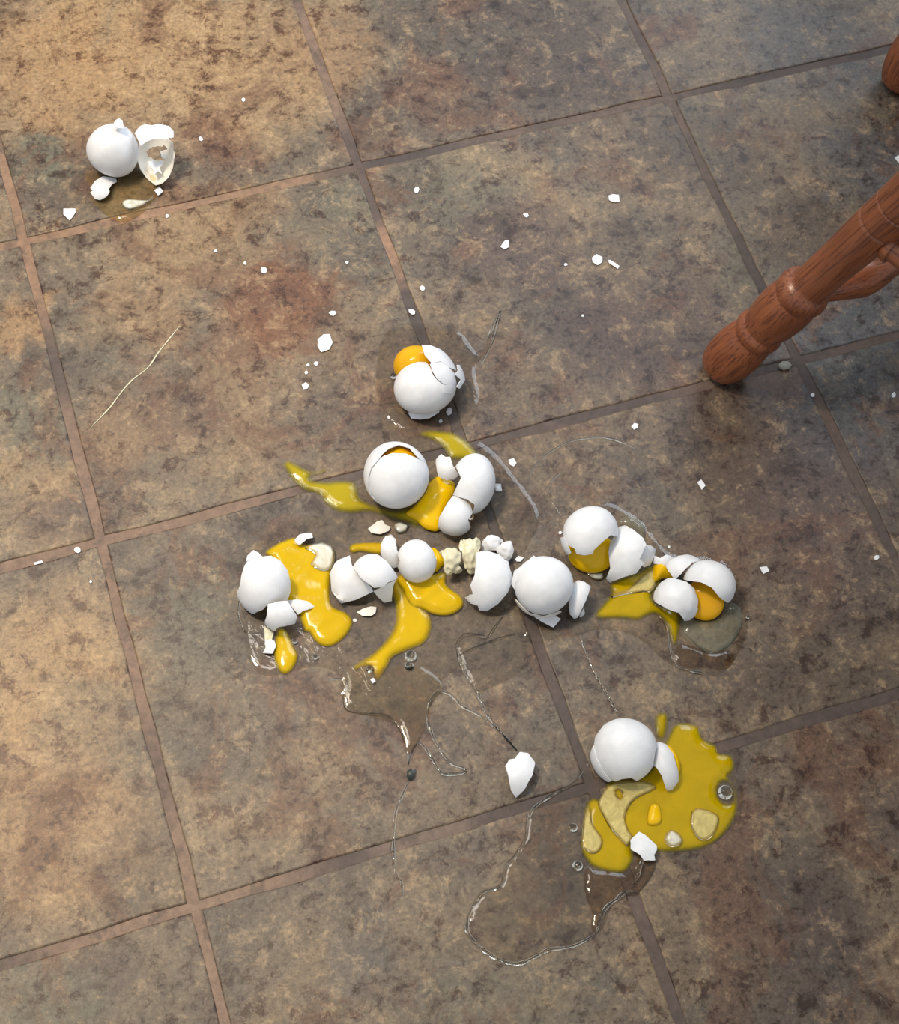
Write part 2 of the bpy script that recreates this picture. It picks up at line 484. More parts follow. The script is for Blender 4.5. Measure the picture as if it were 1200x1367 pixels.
# ------------------------------------------------------------------ eggs
def egg_patch(cx, cy, ax, ay, ang=0.0, outline=None, holes=(), bowl=False, k=0.10, deep=1.0, zmin=0.0, step=0.10, jit=0.02, ctr=None, wob=0.0):
    """part of an egg: the egg is centred where the photo shows (cx, cy), half sizes ax, ay in pixels there;
    the outline runs over its surface; points beyond the rim run on around the far side"""
    ca, sa = math.cos(math.radians(ang)), math.sin(math.radians(ang))
    def q_of(p):
        dx, dy = p[0] - cx, -(p[1] - cy)
        x, y = dx * ca + dy * sa, -dx * sa + dy * ca
        l = x / ax; t = y / (ay * (1 - k * max(-1, min(1, l))))
        r = math.hypot(l, t); ph = math.atan2(t, l)
        th = math.asin(r) if r < 1 else min(math.pi * 0.96, math.pi / 2 + (r - 1) * math.pi)
        return (th * math.cos(ph), th * math.sin(ph))
    def fine(poly):
        P = np.asarray(poly, float)
        D = densify(P, 3.0)
        Q = np.array([q_of(p) for p in D])
        return densify(Q, step * 0.8, jit)
    if outline is None:
        t = np.linspace(0, 2 * math.pi, 40, endpoint=False)
        out_ = np.stack([np.cos(t), np.sin(t)], 1) * math.pi * 0.985
    else:
        out_ = fine(outline)
    hs = [fine(h) for h in holes]
    Q, F = fill(out_, step, hs)
    th = np.hypot(Q[:, 0], Q[:, 1]); ph = np.arctan2(Q[:, 1], Q[:, 0])
    D = np.stack([np.sin(th) * np.cos(ph), np.sin(th) * np.sin(ph), np.cos(th)], 1)
    if bowl:
        D[:, 2] *= -1
        F = [(f[0], f[2], f[1]) for f in F]
    if wob:
        D = D * (1 + wob * np.array([[mnoise.noise(Vector(d * 3.2 + cx)) * 1.6 + .5 * mnoise.noise(Vector(d * 8 + cy))] for d in D]))
    def place(c):
        e3 = CAM - c; e3 /= np.linalg.norm(e3)
        e1 = R[0] - (R[0] @ e3) * e3; e1 /= np.linalg.norm(e1)
        e2 = np.cross(e3, e1)
        f1 = ca * e1 + sa * e2; f2 = -sa * e1 + ca * e2
        s = depth(c) / FPX
        w = 1 - k * D[:, 0]
        dz = 0.5 * (ax + ay) * deep
        return c + (np.outer(D[:, 0] * ax * s, f1) + np.outer(D[:, 1] * ay * s * w, f2) + np.outer(D[:, 2] * dz * s * w, e3))
    if ctr is not None:
        z = ctr
    else:
        z = 0.02
        for _ in range(6):
            V = place(at(cx, cy, z))
            z += zmin - V[:, 2].min()
    V = place(at(cx, cy, z))
    return V, F, z

def shell_part(parent, name, *a, thick=0.0006, mats=('shell', 'inner'), **kw):
    V, F, z = egg_patch(*a, **kw)
    L = np.array(parent.location) if parent is not None else np.zeros(3)
    o = link(name, solid(name, V - L, F, thick, mats), parent)
    o['cz'] = z
    return o

def piece_sheet(outline, z0=0.0006, rad=0.022, step=0.0016, lean=(0, 0), flat=False, jit=0.00008):
    """a small curved shard lying on the floor, traced on the surface it lies on"""
    P = np.asarray(outline, float)
    c0 = at(*P.mean(0), z0)
    W = densify(np.array([at(x, y, z0)[:2] for x, y in P]), step, jit)
    Q, F = fill(W, step)
    Q = Q - c0[:2]
    rmax = np.hypot(Q[:, 0], Q[:, 1]).max()
    h = (rmax ** 2 - (Q ** 2).sum(1)) / (2 * rad)
    h = h + Q @ np.asarray(lean)
    h = h - h.min() + z0
    X = np.stack([Q[:, 0] + c0[0], Q[:, 1] + c0[1], h], 1)
    # a raised point is seen further up; slide it back along its line of sight
    sh = (CAM[:2] - X[:, :2]) * ((X[:, 2] - z0) / (CAM[2] - z0))[:, None]
    X[:, :2] += sh
    return X, F

def shard(outline, label=None, group=None, parent=None, name='eggshell_fragment', mats=('shell', 'inner'), thick=0.0006, cat='eggshell', **kw):
    X, F = piece_sheet(outline, **kw)
    c = X.mean(0); c[2] = 0
    L = np.array(parent.location) if parent is not None else c
    o = link(name, solid(name, X - L, F, thick, mats), parent, None if parent is not None else tuple(c))
    if parent is None:
        tag(o, label, cat, group)
    return o

def puddle_mesh(name, outline, H, w, mat, z0=0.0004, step=0.0022, smooth=True, lumps=0.15, holes=(), res=2.0):
    px = spline(outline, res) if smooth else densify(outline, res)
    W = np.array([at(x, y, z0)[:2] for x, y in px])
    hs = [np.array([at(x, y, z0)[:2] for x, y in spline(h, res)]) for h in holes]
    Q, F = fill(W, step, hs)
    d = edge_dist(Q, W)
    for h in hs:
        d = np.minimum(d, edge_dist(Q, h))
    t = np.clip(d / w, 0, 1)
    h = 0.72 * H * (t * t * (3 - 2 * t)) if H < .005 else H * np.sqrt(np.clip(1 - (1 - t) ** 2, 0, 1))
    lum = np.sin(Q[:, 0] * 210 + 3 * np.sin(Q[:, 1] * 120)) * np.sin(Q[:, 1] * 190 + 1.3)
    h = h * (1 + lumps * lum * t)
    c = np.array([*Q.mean(0), z0])
    n = len(Q)
    top = np.stack([Q[:, 0] - c[0], Q[:, 1] - c[1], h + 0.00012], 1)
    bot = np.stack([Q[:, 0] - c[0], Q[:, 1] - c[1], np.zeros(n)], 1)
    FF = F + [(f[0] + n, f[2] + n, f[1] + n) for f in F] + [(b, a, a + n, b + n) for a, b in border(F)]
    me = mesh(name, np.vstack([top, bot]), FF, [mat])
    at_ = me.attributes.new('depth', 'FLOAT', 'POINT')
    at_.data.foreach_set('value', np.concatenate([h, h]).astype(np.float32))
    return me, c

def film_mesh(name, outline, H, w, mat, z0, step=0.003):
    """thin clear sheet of liquid: only its top surface and rolled rim"""
    px = spline(outline, 2.0)
    W = np.array([at(x, y, z0)[:2] for x, y in px])
    Q, F = fill(W, step)
    t = np.clip(edge_dist(Q, W) / w, 0, 1)
    h = H * np.sqrt(np.clip(1 - (1 - t) ** 2, 0, 1))
    c = np.array([*Q.mean(0), z0])
    return mesh(name, np.stack([Q[:, 0] - c[0], Q[:, 1] - c[1], h], 1), F, [mat]), c

def puddle(name, outline, H, w, mat, label, cat='egg yolk', group=None, parent=None, **kw):
    me, c = puddle_mesh(name, outline, H, w, mat, **kw)
    if parent is not None:
        return link(name, me, parent, tuple(c - np.array(parent.location)))
    return tag(link(name, me, None, tuple(c)), label, cat, group)

def film(name, outline, mat, label, H=0.0008, w=0.004, z0=0.0003, cat='egg white', group=None):
    me, c = film_mesh(name, outline, H, w, mat, z0)
    return tag(link(name, me, None, tuple(c)), label, cat, group)

def strand(outline, width, label=None, parent=None, name='egg_white_strand', mat='gel', z0=0.0003, h=0.5, taper=True):
    """a bead of clear egg white standing on the floor along a line"""
    px = spline(outline, 2.5, closed=False)
    W = np.array([at(x, y, z0) for x, y in px])
    n = len(W); K = 8
    T = np.gradient(W[:, :2], axis=0); T /= np.maximum(np.linalg.norm(T, axis=1), 1e-9)[:, None]
    Nn = np.stack([-T[:, 1], T[:, 0]], 1)
    c = W.mean(0)
    V = []; F = []
    for i in range(n):
        u = i / (n - 1)
        s = width * 0.5 * (0.82 + 0.18 * math.sin(i * 0.37) + 0.1 * math.sin(i * 0.9))
        if taper:
            s *= min(1, 0.25 + 5 * min(u, 1 - u))
        for j in range(K):
            a = math.pi * j / (K - 1)
            x = math.cos(a) * s; z = math.sin(a) * s * 2 * h
            V.append((W[i, 0] + Nn[i, 0] * x - c[0], W[i, 1] + Nn[i, 1] * x - c[1], z))
    for i in range(n - 1):
        for j in range(K):
            a = i * K + j; b = i * K + (j + 1) % K
            F.append((a, b, b + K, a + K))
    F.append(tuple(range(K))); F.append(tuple((n - 1) * K + j for j in reversed(range(K))))
    me = mesh(name, V, F, [mat])
    if parent is not None:
        return link(name, me, parent, tuple(c - np.array(parent.location)))
    return tag(link(name, me, None, tuple(c)), label, 'egg white')

def bubble(px, py, rpx, parent=None, label=None, mat='gel', z0=0.0004, sq=0.8, name='bubble'):
    c = at(px, py, z0); r = rpx * depth(c) / FPX
    V = []; F = []; A, B = 16, 7
    for j in range(B):
        el = j / B * math.pi / 2
        for i in range(A):
            t = 2 * math.pi * i / A
            V.append((r * math.cos(el) * math.cos(t), r * math.cos(el) * math.sin(t), r * sq * math.sin(el)))
    V.append((0, 0, r * sq)); V.append((0, 0, 0))
    for j in range(B - 1):
        for i in range(A):
            a = j * A + i; b = j * A + (i + 1) % A
            F.append((a, b, b + A, a + A))
    for i in range(A):
        F.append(((B - 1) * A + i, (B - 1) * A + (i + 1) % A, len(V) - 2))
        F.append(((i + 1) % A, i, len(V) - 1))
    me = mesh(name, V, F, [mat])
    if parent is not None:
        return link(name, me, parent, tuple(c - np.array(parent.location)))
    return tag(link(name, me, None, tuple(c)), label, 'egg white')

# ------------------------------------------------------------------ floor: grout bed and separate tiles
T = 0.3048; GW = 0.0076; TH = 0.008
x0, x1, y0, y1 = -5 * T, 8 * T, -5 * T, 8 * T
V = [(x0, y0, -.02), (x1, y0, -.02), (x1, y1, -.02), (x0, y1, -.02), (x0, y0, -.0011), (x1, y0, -.0011), (x1, y1, -.0011), (x0, y1, -.0011)]
floor = link('floor', mesh('floor', V, [(3, 2, 1, 0), (4, 5, 6, 7), (0, 1, 5, 4), (1, 2, 6, 5), (2, 3, 7, 6), (3, 0, 4, 7)], ['grout'], smooth=[False] * 6))
tag(floor, kind='structure')

def tile_mesh(seed):
    g = random.Random(seed)
    n = 9; h = (T - GW) / 2
    ring = []
    for s in range(4):
        for i in range(n):
            t = -h + 2 * h * i / n
            j = g.uniform(-.0014, .0007)
            p = (t, -h - j) if s == 0 else (h + j, t) if s == 1 else (-t, h + j) if s == 2 else (-h - j, -t)
            ring.append(p)
    N = len(ring); V = []
    for sc, z in ((1, -TH + 0.001), (1, -.0009), (0.9955, -.0002), (0.989, 0)):
        V += [(x * sc, y * sc, z) for x, y in ring]
    F = []
    for L in range(3):
        for i in range(N):
            a = L * N + i; b = L * N + (i + 1) % N
            F.append((a, b, b + N, a + N))
    F.append(tuple(3 * N + i for i in range(N)))
    return mesh('floor_tile', V, F, ['tile'], smooth=[True] * (3 * N) + [False])
tms = [tile_mesh(s) for s in range(4)]
for i in range(-5, 8):
    for j in range(-5, 8):
        o = link('floor_tile', tms[(i * 3 + j * 5) % 4], floor, ((i + .5) * T, (j + .5) * T, 0))

# ------------------------------------------------------------------ chairs with turned legs
def lathe(name, prof, seg=40, mats=('wood',)):
    V = []; F = []
    for z, r in prof:
        for i in range(seg):
            a = 2 * math.pi * i / seg
            V.append((r * math.cos(a), r * math.sin(a), z))
    for j in range(len(prof) - 1):
        for i in range(seg):
            a = j * seg + i; b = j * seg + (i + 1) % seg
            F.append((a, b, b + seg, a + seg))
    F.append(tuple(reversed(range(seg)))); F.append(tuple((len(prof) - 1) * seg + i for i in range(seg)))
    return mesh(name, V, F, list(mats), smooth=[True] * (len(F) - 2) + [False, False])

def smooth_prof(pts, k=6):
    P = spline([(a, b) for a, b in pts], 1e9, closed=False) if False else np.array(pts, float)
    res = []
    for i in range(len(P) - 1):
        p0, p1, p2, p3 = P[max(i - 1, 0)], P[i], P[i + 1], P[min(i + 2, len(P) - 1)]
        for q in range(k):
            t = q / k
            v = 0.5 * ((2 * p1) + (-p0 + p2) * t + (2 * p0 - 5 * p1 + 4 * p2 - p3) * t * t + (-p0 + 3 * p1 - 3 * p2 + p3) * t ** 3)
            res.append((v[0], v[1]))
    res.append(tuple(P[-1]))
    return res

LEG = smooth_prof([(0, .0150), (.004, .0185), (.016, .0215), (.032, .0222), (.046, .0208), (.056, .0186)]) + \
      smooth_prof([(.0565, .0186), (.060, .0205), (.065, .0210), (.069, .0196), (.071, .0188)]) + \
      smooth_prof([(.0715, .0190), (.085, .0212), (.100, .0222), (.112, .0216), (.118, .0204)]) + \
      smooth_prof([(.1185, .0204), (.122, .0218), (.127, .0222), (.132, .0206), (.135, .0180)]) + \
      smooth_prof([(.136, .0164), (.17, .0166), (.20, .0178), (.226, .0186)]) + [(.2265, .0179), (.228, .0179), (.2285, .0187)] + \
      smooth_prof([(.229, .0187), (.24, .019), (.2475, .0192)]) + [(.248, .0184), (.2495, .0184), (.25, .0192)] + \
      smooth_prof([(.2505, .0192), (.30, .0200), (.36, .0185), (.42, .0150), (.485, .0125)])
RUNG = smooth_prof([(0, .007), (.02, .0085), (.042, .0135), (.058, .0170), (.072, .0145), (.088, .0090), (.11, .0085), (.19, .0085), (.212, .0090), (.228, .0145), (.242, .0170), (.258, .0135), (.28, .0085), (.30, .007)])
RUNG2 = smooth_prof([(0, .0085), (.012, .0095), (.018, .0125), (.022, .0125), (.026, .010), (.08, .0125), (.15, .0145), (.22, .0125), (.274, .010), (.278, .0125), (.282, .0125), (.288, .0095), (.30, .0085)])
leg_me = lathe('leg', LEG); rung_me = lathe('rung', RUNG, 24); rung2_me = lathe('rung', RUNG2, 24)

def seat_mesh(w, d, th):
    n = 40; V = []; F = []
    def sup(t, s):
        c, q = math.cos(t), math.sin(t)
        return (math.copysign(abs(c) ** .6, c) * w * s, math.copysign(abs(q) ** .6, q) * d * s)
    rings = [(0.0, .0), (.93, 0), (1.0, .008), (1.0, th - .008), (.95, th), (.7, th - .006), (.35, th - .010), (0, th - .010)]
    for s, z in rings:
        for i in range(n):
            x, y = sup(2 * math.pi * i / n, s); V.append((x, y, z))
    for j in range(len(rings) - 1):
        for i in range(n):
            a = j * n + i; b = j * n + (i + 1) % n
            F.append((a, b, b + n, a + n))
    return mesh('seat', V, F, ['wood'])
seat_me = seat_mesh(.20, .20, .032)

def along(o, a, b, length):
    a, b = Vector(a), Vector(b)
    d = b - a
    o.rotation_mode = 'QUATERNION'
    o.rotation_quaternion = d.to_track_quat('Z', 'Y')
    o.location = a
    if length:
        o.scale = (1, 1, d.length / length)

def chair(label, feet, leans, rungs):
    c = np.mean([f for f in feet], axis=0)
    root = thing('wooden_chair', label, 'chair', (c[0], c[1], 0))
    L = Vector((c[0], c[1], 0)); H = .44; tops = []
    def P(i, z):
        return Vector((feet[i][0] + leans[i][0] * z, feet[i][1] + leans[i][1] * z, z)) - L
    for i in range(4):
        o = link('leg', leg_me, root)
        along(o, P(i, 0.0035), P(i, H), 0)
    for i, j, zi, zj, two in rungs:
        o = link('rung', rung2_me if two else rung_me, root)
        along(o, P(i, zi), P(j, zj), .30)
    t = sum((P(i, H) for i in range(4)), Vector()) / 4
    s = link('seat', seat_me, root, (t.x, t.y, H - .004))
    s.rotation_euler = (0, 0, math.atan2(feet[1][1] - feet[0][1], feet[1][0] - feet[0][0]))
    # spindled back on the side away from the camera
    a = P(2, H); b = P(3, H)
    mid = (a + b) / 2; outw = (mid - t).normalized()
    for q in range(5):
        u = q / 4
        p = a.lerp(b, .02 + .96 * u); p.z = H + .02
        e = p + outw * .12 + Vector((0, 0, .42)) + (b - a) * (u - .5) * .35
        o = link('back_spindle', rung_me, root); along(o, p, e, .30)
    bar = link('back_rail', rung2_me, root)
    e0 = a + outw * .12 + Vector((0, 0, .45)) - (b - a) * .25; e1 = b + outw * .12 + Vector((0, 0, .45)) + (b - a) * .25
    along(bar, e0, e1, .30)
    return root

def ring_of(F, d1, d2, s):
    F = np.asarray(F)[:2]
    u1 = np.array([math.cos(math.radians(d1)), math.sin(math.radians(d1))]); u2 = np.array([math.cos(math.radians(d2)), math.sin(math.radians(d2))])
    feet = [F, F + u1 * s, F + (u1 + u2) * s, F + u2 * s]
    return feet
F1 = at(960, 483, .012); F2 = at(1202, 104, .012)
feet = ring_of(F1, 8, -66, .40)
la = np.array([.345, -.138])
def mirrored(feet, la):
    c = np.mean(feet, axis=0); v = feet[0] - c
    res = []
    a0 = math.atan2(-v[1], -v[0]); al = math.atan2(la[1], la[0]) - a0
    for k, f in enumerate(feet):
        d = c - f; a = math.atan2(d[1], d[0]) + (al if k % 2 == 0 else -al)
        n = np.hypot(*la); res.append((n * math.cos(a), n * math.sin(a)))
    return res
chair('reddish oak chair whose slanting turned leg reaches into the right side', feet, mirrored(feet, la),
      [(0, 3, .205, .205, True), (1, 2, .205, .205, True), (0, 1, .106, .106, False), (3, 2, .106, .106, False)])
feet2 = ring_of(F2, 70, -15, .38)
chair('reddish oak chair of which one bulbous foot shows at the top right edge', feet2, mirrored(feet2, np.array([.17, .10])),
      [(0, 3, .205, .205, True), (1, 2, .205, .205, True), (0, 1, .15, .15, False), (3, 2, .15, .15, False)])

# ------------------------------------------------------------------ egg white films and puddles on the floor
film('egg_white_puddle', Z1([(255, 490), (285, 560), (295, 650), (350, 715), (420, 772), (500, 795), (600, 752), (680, 675), (735, 600), (720, 520), (600, 410), (480, 440), (360, 450)]),
     'film_amber', 'amber clear egg white puddle under the two shells at the top left', H=.0022, w=.012)
film('egg_white_puddle', [(505, 470), (520, 440), (560, 428), (610, 440), (640, 470), (660, 430), (668, 420), (655, 465), (635, 490), (640, 530), (625, 565), (580, 580), (530, 570), (505, 530)],
     'film', 'clear egg white around the lone egg with its yolk showing')
film('egg_white_puddle', [(330, 790), (345, 720), (400, 690), (470, 660), (500, 600), (560, 580), (640, 590), (690, 640), (720, 690), (700, 740), (690, 800), (700, 850), (640, 880), (600, 900), (580, 925), (568, 960), (560, 990), (545, 1005),
      (530, 965), (490, 952), (460, 943), (458, 905), (420, 890), (350, 900), (325, 850)],
     'film', 'wide clear egg white puddle under the middle row of broken shells')
film('egg_white_puddle', [(700, 850), (720, 780), (760, 750), (760, 700), (800, 670), (850, 690), (900, 740), (960, 745), (995, 790), (995, 850), (960, 900), (900, 890), (850, 850), (800, 840), (760, 850)],
     'film', 'clear egg white puddle around the shells right of centre')
film('egg_white_puddle', [(775, 1035), (745, 1055), (706, 1090), (700, 1120), (676, 1155), (668, 1182), (645, 1192), (630, 1213), (625, 1240), (640, 1262), (665, 1279), (690, 1284), (735, 1265), (800, 1243), (830, 1180), (900, 1140), (980, 1100),
      (985, 1040), (900, 1000), (800, 1000)],
     'film', 'large clear egg white puddle spread left of the lowest egg', H=.0009)
film('egg_white_puddle', [(458, 905), (500, 890), (560, 890), (590, 915), (575, 940), (567, 970), (555, 993), (545, 1003), (530, 968), (490, 954), (462, 943)], 'film_tinge',
     'amber tinged egg white below the tip of the yolk tail', H=.0008, z0=.0012)
film('egg_white_puddle', [(612, 860), (640, 850), (700, 845), (715, 870), (690, 900), (650, 920), (637, 925), (620, 893)], 'film',
     'small clear egg white patch below the jagged upright shell', H=.0006)
film('egg_white_pool', Z7([(640, 560), (690, 500), (760, 545), (880, 520), (930, 430), (1010, 430), (1050, 500), (1040, 600), (980, 690), (900, 750), (820, 750), (740, 710), (670, 650)]),
     'film_cloudy', 'thick rounded pool of clear egg white below the rightmost yolk', H=.0035, w=.016, z0=.0012)
film('egg_white_pool', Z7([(640, 700), (740, 720), (850, 760), (960, 740), (1000, 800), (930, 870), (800, 850), (700, 860), (630, 830), (600, 760)]),
     'film_brown', 'brownish clear egg white trailing below the rightmost pool', H=.0010, z0=.0012)
film('egg_white_pool', Z6([(850, 200), (900, 160), (960, 165), (1020, 210), (1045, 260), (1030, 320), (980, 290), (920, 240)]),
     'film_cloudy', 'rounded blob of clear egg white behind the two upper right shells', H=.0025, w=.008, z0=.0012)
film('egg_white_pool', Z8([(165, 925), (240, 935), (310, 940), (390, 945), (430, 880), (470, 870), (545, 880), (520, 960), (470, 1030), (430, 1060), (370, 1060), (310, 1100), (265, 1150), (232, 1255), (198, 1245), (200, 1160), (165, 1050)]),
     'film_brown', 'dark pointed egg white trickle below the lowest yolk puddle', H=.0016, w=.006, z0=.0013)

strand([(778, 1030), (762, 1048), (735, 1062), (708, 1085), (702, 1118), (690, 1140), (676, 1155), (671, 1178), (660, 1187), (645, 1191), (631, 1210), (623, 1238), (636, 1260), (662, 1279), (690, 1287), (715, 1277), (733, 1268), (765, 1263), (797, 1245), (806, 1232)],
       .0032, 'long looping bead of clear egg white around the bottom puddle')
strand([(691, 1003), (665, 972), (648, 950), (636, 922), (620, 898), (612, 875), (611, 858), (622, 848), (640, 849), (650, 852), (660, 838), (672, 822)],
       .0032, 'bead of clear egg white running from the loose petal shell up to the upright shell')
strand([(690, 1002), (668, 978), (643, 957), (618, 943), (602, 928), (585, 924), (574, 938), (571, 962), (582, 992), (600, 1017), (620, 1026), (619, 1031), (606, 1033), (590, 1032), (578, 1015), (563, 993), (552, 998), (545, 1020)],
       .0030, 'hooked bead of clear egg white left of the loose petal shell')
strand([(546, 1042), (537, 1062), (528, 1085), (525, 1130), (528, 1165), (536, 1178), (538, 1200)], .0026,
       'thin vertical bead of clear egg white crossing the lower grout line')
strand([(438, 908), (458, 909), (462, 945), (490, 953), (517, 956), (535, 975), (543, 1000), (546, 1022)], .0026,
       'bead of clear egg white leading down to the dark green scrap')
strand([(612, 876), (640, 862), (668, 852), (690, 846)], .0022, 'short bead of clear egg white on the tile below the upright shell')
strand([(240, 435), (212, 470), (198, 490), (176, 508), (160, 526), (146, 545), (122, 570)], .0014, 'thin glinting hair of egg white on the left tile', mat='membrane')
strand([(775, 850), (790, 890), (812, 930), (826, 955)], .0026, 'bead of clear egg white leading down to the lowest egg')
strand([(705, 640), (720, 615), (760, 590), (810, 585), (850, 600)], .0013, 'faint curved bead of egg white on the bare tile right of centre')
strand([(750, 690), (735, 665), (738, 640), (760, 625)], .0013, 'faint hooked bead of egg white above the upper right egg')
strand([(640, 490), (655, 462), (664, 432), (668, 415), (660, 432), (648, 458)], .0024, 'narrow double bead of egg white above the lone egg')
strand([(325, 780), (318, 815), (325, 840), (340, 855)], .0018, 'thin bead of egg white left of the leftmost shell')
strand(Z8([(470, 872), (462, 920), (440, 985), (405, 1012)]), .0030, 'glossy bead of egg white just below the loose white shard', z0=.0028)
strand(Z8([(438, 1040), (380, 1050), (330, 1090), (285, 1125), (250, 1180), (228, 1262)]), .0036, 'curling bead of egg white on the dark trickle', z0=.0018)
strand(Z7([(690, 500), (650, 570), (690, 640), (760, 710), (840, 755), (890, 760)]), .0022, 'cloudy rim of the pool below the rightmost yolk', z0=.0014)
strand(Z7([(490, 500), (540, 570), (560, 640), (580, 760), (630, 850), (720, 880), (800, 900), (840, 960)]), .0024, 'long cloudy bead of egg white under the rightmost shells', z0=.0012)

# ------------------------------------------------------------------ yolk on the floor
puddle('egg_yolk_puddle', Z3([(60, 210), (90, 190), (140, 215), (190, 240), (235, 240), (262, 225), (272, 236), (245, 256), (198, 264), (200, 284), (260, 290), (330, 285), (390, 292), (415, 320), (430, 370), (500, 405), (600, 430), (680, 395), (735, 330),
       (745, 288), (790, 265), (870, 300), (880, 360), (830, 450), (795, 518), (740, 522), (700, 503), (682, 517), (660, 495), (560, 460), (470, 435), (380, 442), (310, 430), (255, 390), (230, 355), (160, 330), (110, 290), (70, 235)]),
       .0018, .009, 'yolk_green', 'long olive yellow yolk smear trailing left from the cracked whole egg', z0=.0014)
puddle('egg_yolk', Z3([(735, 340), (750, 300), (795, 268), (835, 280), (872, 300), (870, 350), (830, 430), (800, 520), (740, 518), (690, 480), (640, 445), (690, 400)]),
       .0055, .012, 'yolk_bright', 'bright yellow yolk between the cracked whole egg and its broken neighbour', z0=.0022)
puddle('egg_yolk_puddle', Z3([(698, 70), (740, 50), (810, 52), (870, 62), (930, 100), (975, 150), (985, 190), (900, 190), (850, 182), (815, 135), (770, 100)]),
       .0013, .007, 'yolk_green', 'short olive yellow yolk smear behind the broken shell in the middle', z0=.0014)
big = puddle('egg_yolk_puddle', Z4([(325, 285), (400, 225), (470, 190), (560, 165), (620, 215), (720, 225), (860, 260), (880, 340), (858, 430), (842, 560), (850, 690), (900, 735), (970, 765), (1022, 830), (1000, 910), (930, 990), (850, 1035), (770, 1030), (710, 980),
       (672, 920), (638, 915), (600, 800), (560, 730), (480, 690), (420, 560), (400, 420), (380, 340)]),
       .0026, .006, 'yolk', 'large yellow yolk puddle with a round lower lobe beside the leftmost shell', z0=.0014)
puddle('thick_egg_white', Z4([(640, 250), (690, 215), (740, 205), (790, 200), (850, 228), (880, 280), (872, 370), (840, 420), (770, 430), (690, 380), (720, 300)]), .0020, .005, 'gel_white',
       'milky gel of egg white on the upper right of the large yolk puddle', cat='egg white', z0=.0036)
puddle('egg_yolk_puddle', Z4([(430, 905), (480, 903), (515, 950), (553, 1040), (585, 1110), (562, 1190), (510, 1250), (460, 1255), (415, 1200), (395, 1120), (400, 1000)]), .0022, .006, 'yolk',
       'small elongated yolk drop below the leftmost shells', z0=.0014)
puddle('egg_yolk_puddle', Z5([(430, 350), (520, 400), (560, 450), (600, 540), (640, 590), (645, 670), (605, 745), (520, 785), (420, 830), (385, 890), (332, 965), (310, 945), (290, 900), (250, 885), (200, 907), (190, 885), (300, 810), (380, 730), (430, 640), (432, 520), (412, 430)]),
       .0017, .007, 'yolk', 'tapering yolk tail running down from the middle row of shells', z0=.0014)
puddle('egg_yolk', Z5([(440, 370), (470, 340), (560, 330), (650, 340), (725, 330), (735, 395), (770, 430), (825, 470), (838, 520), (800, 562), (740, 584), (660, 577), (590, 545), (530, 530), (480, 450)]),
       .0042, .007, 'yolk', 'rounded yolk lobe poking out right below the middle shells', z0=.0026)
puddle('egg_yolk_puddle', Z5([(160, 180), (200, 155), (345, 150), (380, 180), (350, 220), (230, 205), (175, 212)]), .0016, .004, 'yolk', 'small strip of yolk above the two overlapping shells', z0=.0014)
puddle('egg_yolk', Z5([(645, 185), (690, 200), (730, 265), (705, 300), (670, 330), (640, 280)]), .006, .008, 'yolk_bright', 'sliver of bright yolk right of the small domed shell', z0=.0014)
puddle('egg_yolk_puddle', Z7([(180, 290), (340, 225), (460, 170), (520, 200), (500, 300), (450, 380), (500, 430), (620, 480), (638, 560), (622, 680), (592, 702), (567, 640), (540, 560), (480, 500), (420, 510), (360, 540), (250, 530), (110, 530), (70, 500), (130, 420), (175, 360)]),
       .0020, .008, 'yolk_olive', 'olive yellow yolk puddle between the two right-hand broken eggs', z0=.0014)
puddle('egg_film_and_reflection', Z7([(290, 330), (400, 230), (470, 200), (480, 290), (440, 350), (400, 350), (330, 360), (240, 375), (180, 390), (190, 365)]), .0004, .004, 'pale_reflection', 'pale painted reflection on the olive yolk puddle', cat='egg white', z0=.0033)  # painted reflection laid on the liquid as a thin sheet
low = puddle('egg_yolk_puddle', Z8([(280, 470), (330, 440), (450, 430), (520, 380), (590, 250), (640, 155), (690, 140), (770, 155), (797, 220), (868, 262), (885, 300), (940, 310), (968, 350), (960, 400), (935, 430), (975, 500), (985, 570), (970, 650), (910, 740), (830, 800), (740, 825), (600, 835),
       (540, 830), (460, 800), (420, 820), (425, 875), (380, 940), (310, 945), (210, 915), (160, 860), (140, 800), (150, 700), (165, 590), (200, 545), (265, 545)]),
       .0026, .008, 'yolk_olive', 'largest yellow yolk puddle spread around the lowest egg', z0=.0015,
       holes=[Z8([(878, 500), (900, 460), (940, 465), (962, 520), (950, 565), (915, 570), (885, 540)])])
puddle('egg_yolk_puddle', Z8([(540, 105), (570, 85), (605, 90), (610, 140), (595, 215), (565, 235), (540, 180)]), .0012, .006, 'yolk_olive', 'faint yolk spot behind the lowest egg', z0=.0014)
puddle('egg_film_and_reflection', Z8([(275, 490), (350, 455), (480, 455), (545, 480), (520, 505), (440, 545), (400, 590), (380, 650), (400, 720), (420, 750), (390, 800), (335, 750), (295, 700), (262, 640), (235, 570)]), .0004, .004, 'pale_reflection',  # this and the next two sheets paint light mirrored in the yolk
       'pale painted reflection on the yolk just below the lowest egg', cat='egg white', z0=.0044,
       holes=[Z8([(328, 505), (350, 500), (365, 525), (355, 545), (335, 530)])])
puddle('egg_film_and_reflection', Z8([(740, 612), (800, 600), (880, 640), (872, 710), (830, 765), (775, 765), (735, 700)]), .0004, .004, 'pale_reflection', 'pale painted reflection at the right of the largest yolk puddle', cat='egg white', z0=.0044)
puddle('egg_film_and_reflection', Z8([(168, 600), (192, 590), (205, 680), (258, 765), (238, 830), (190, 838), (150, 790), (152, 690)]), .0004, .004, 'pale_reflection', 'pale painted reflection at the left rim of the largest yolk puddle', cat='egg white', z0=.0044)
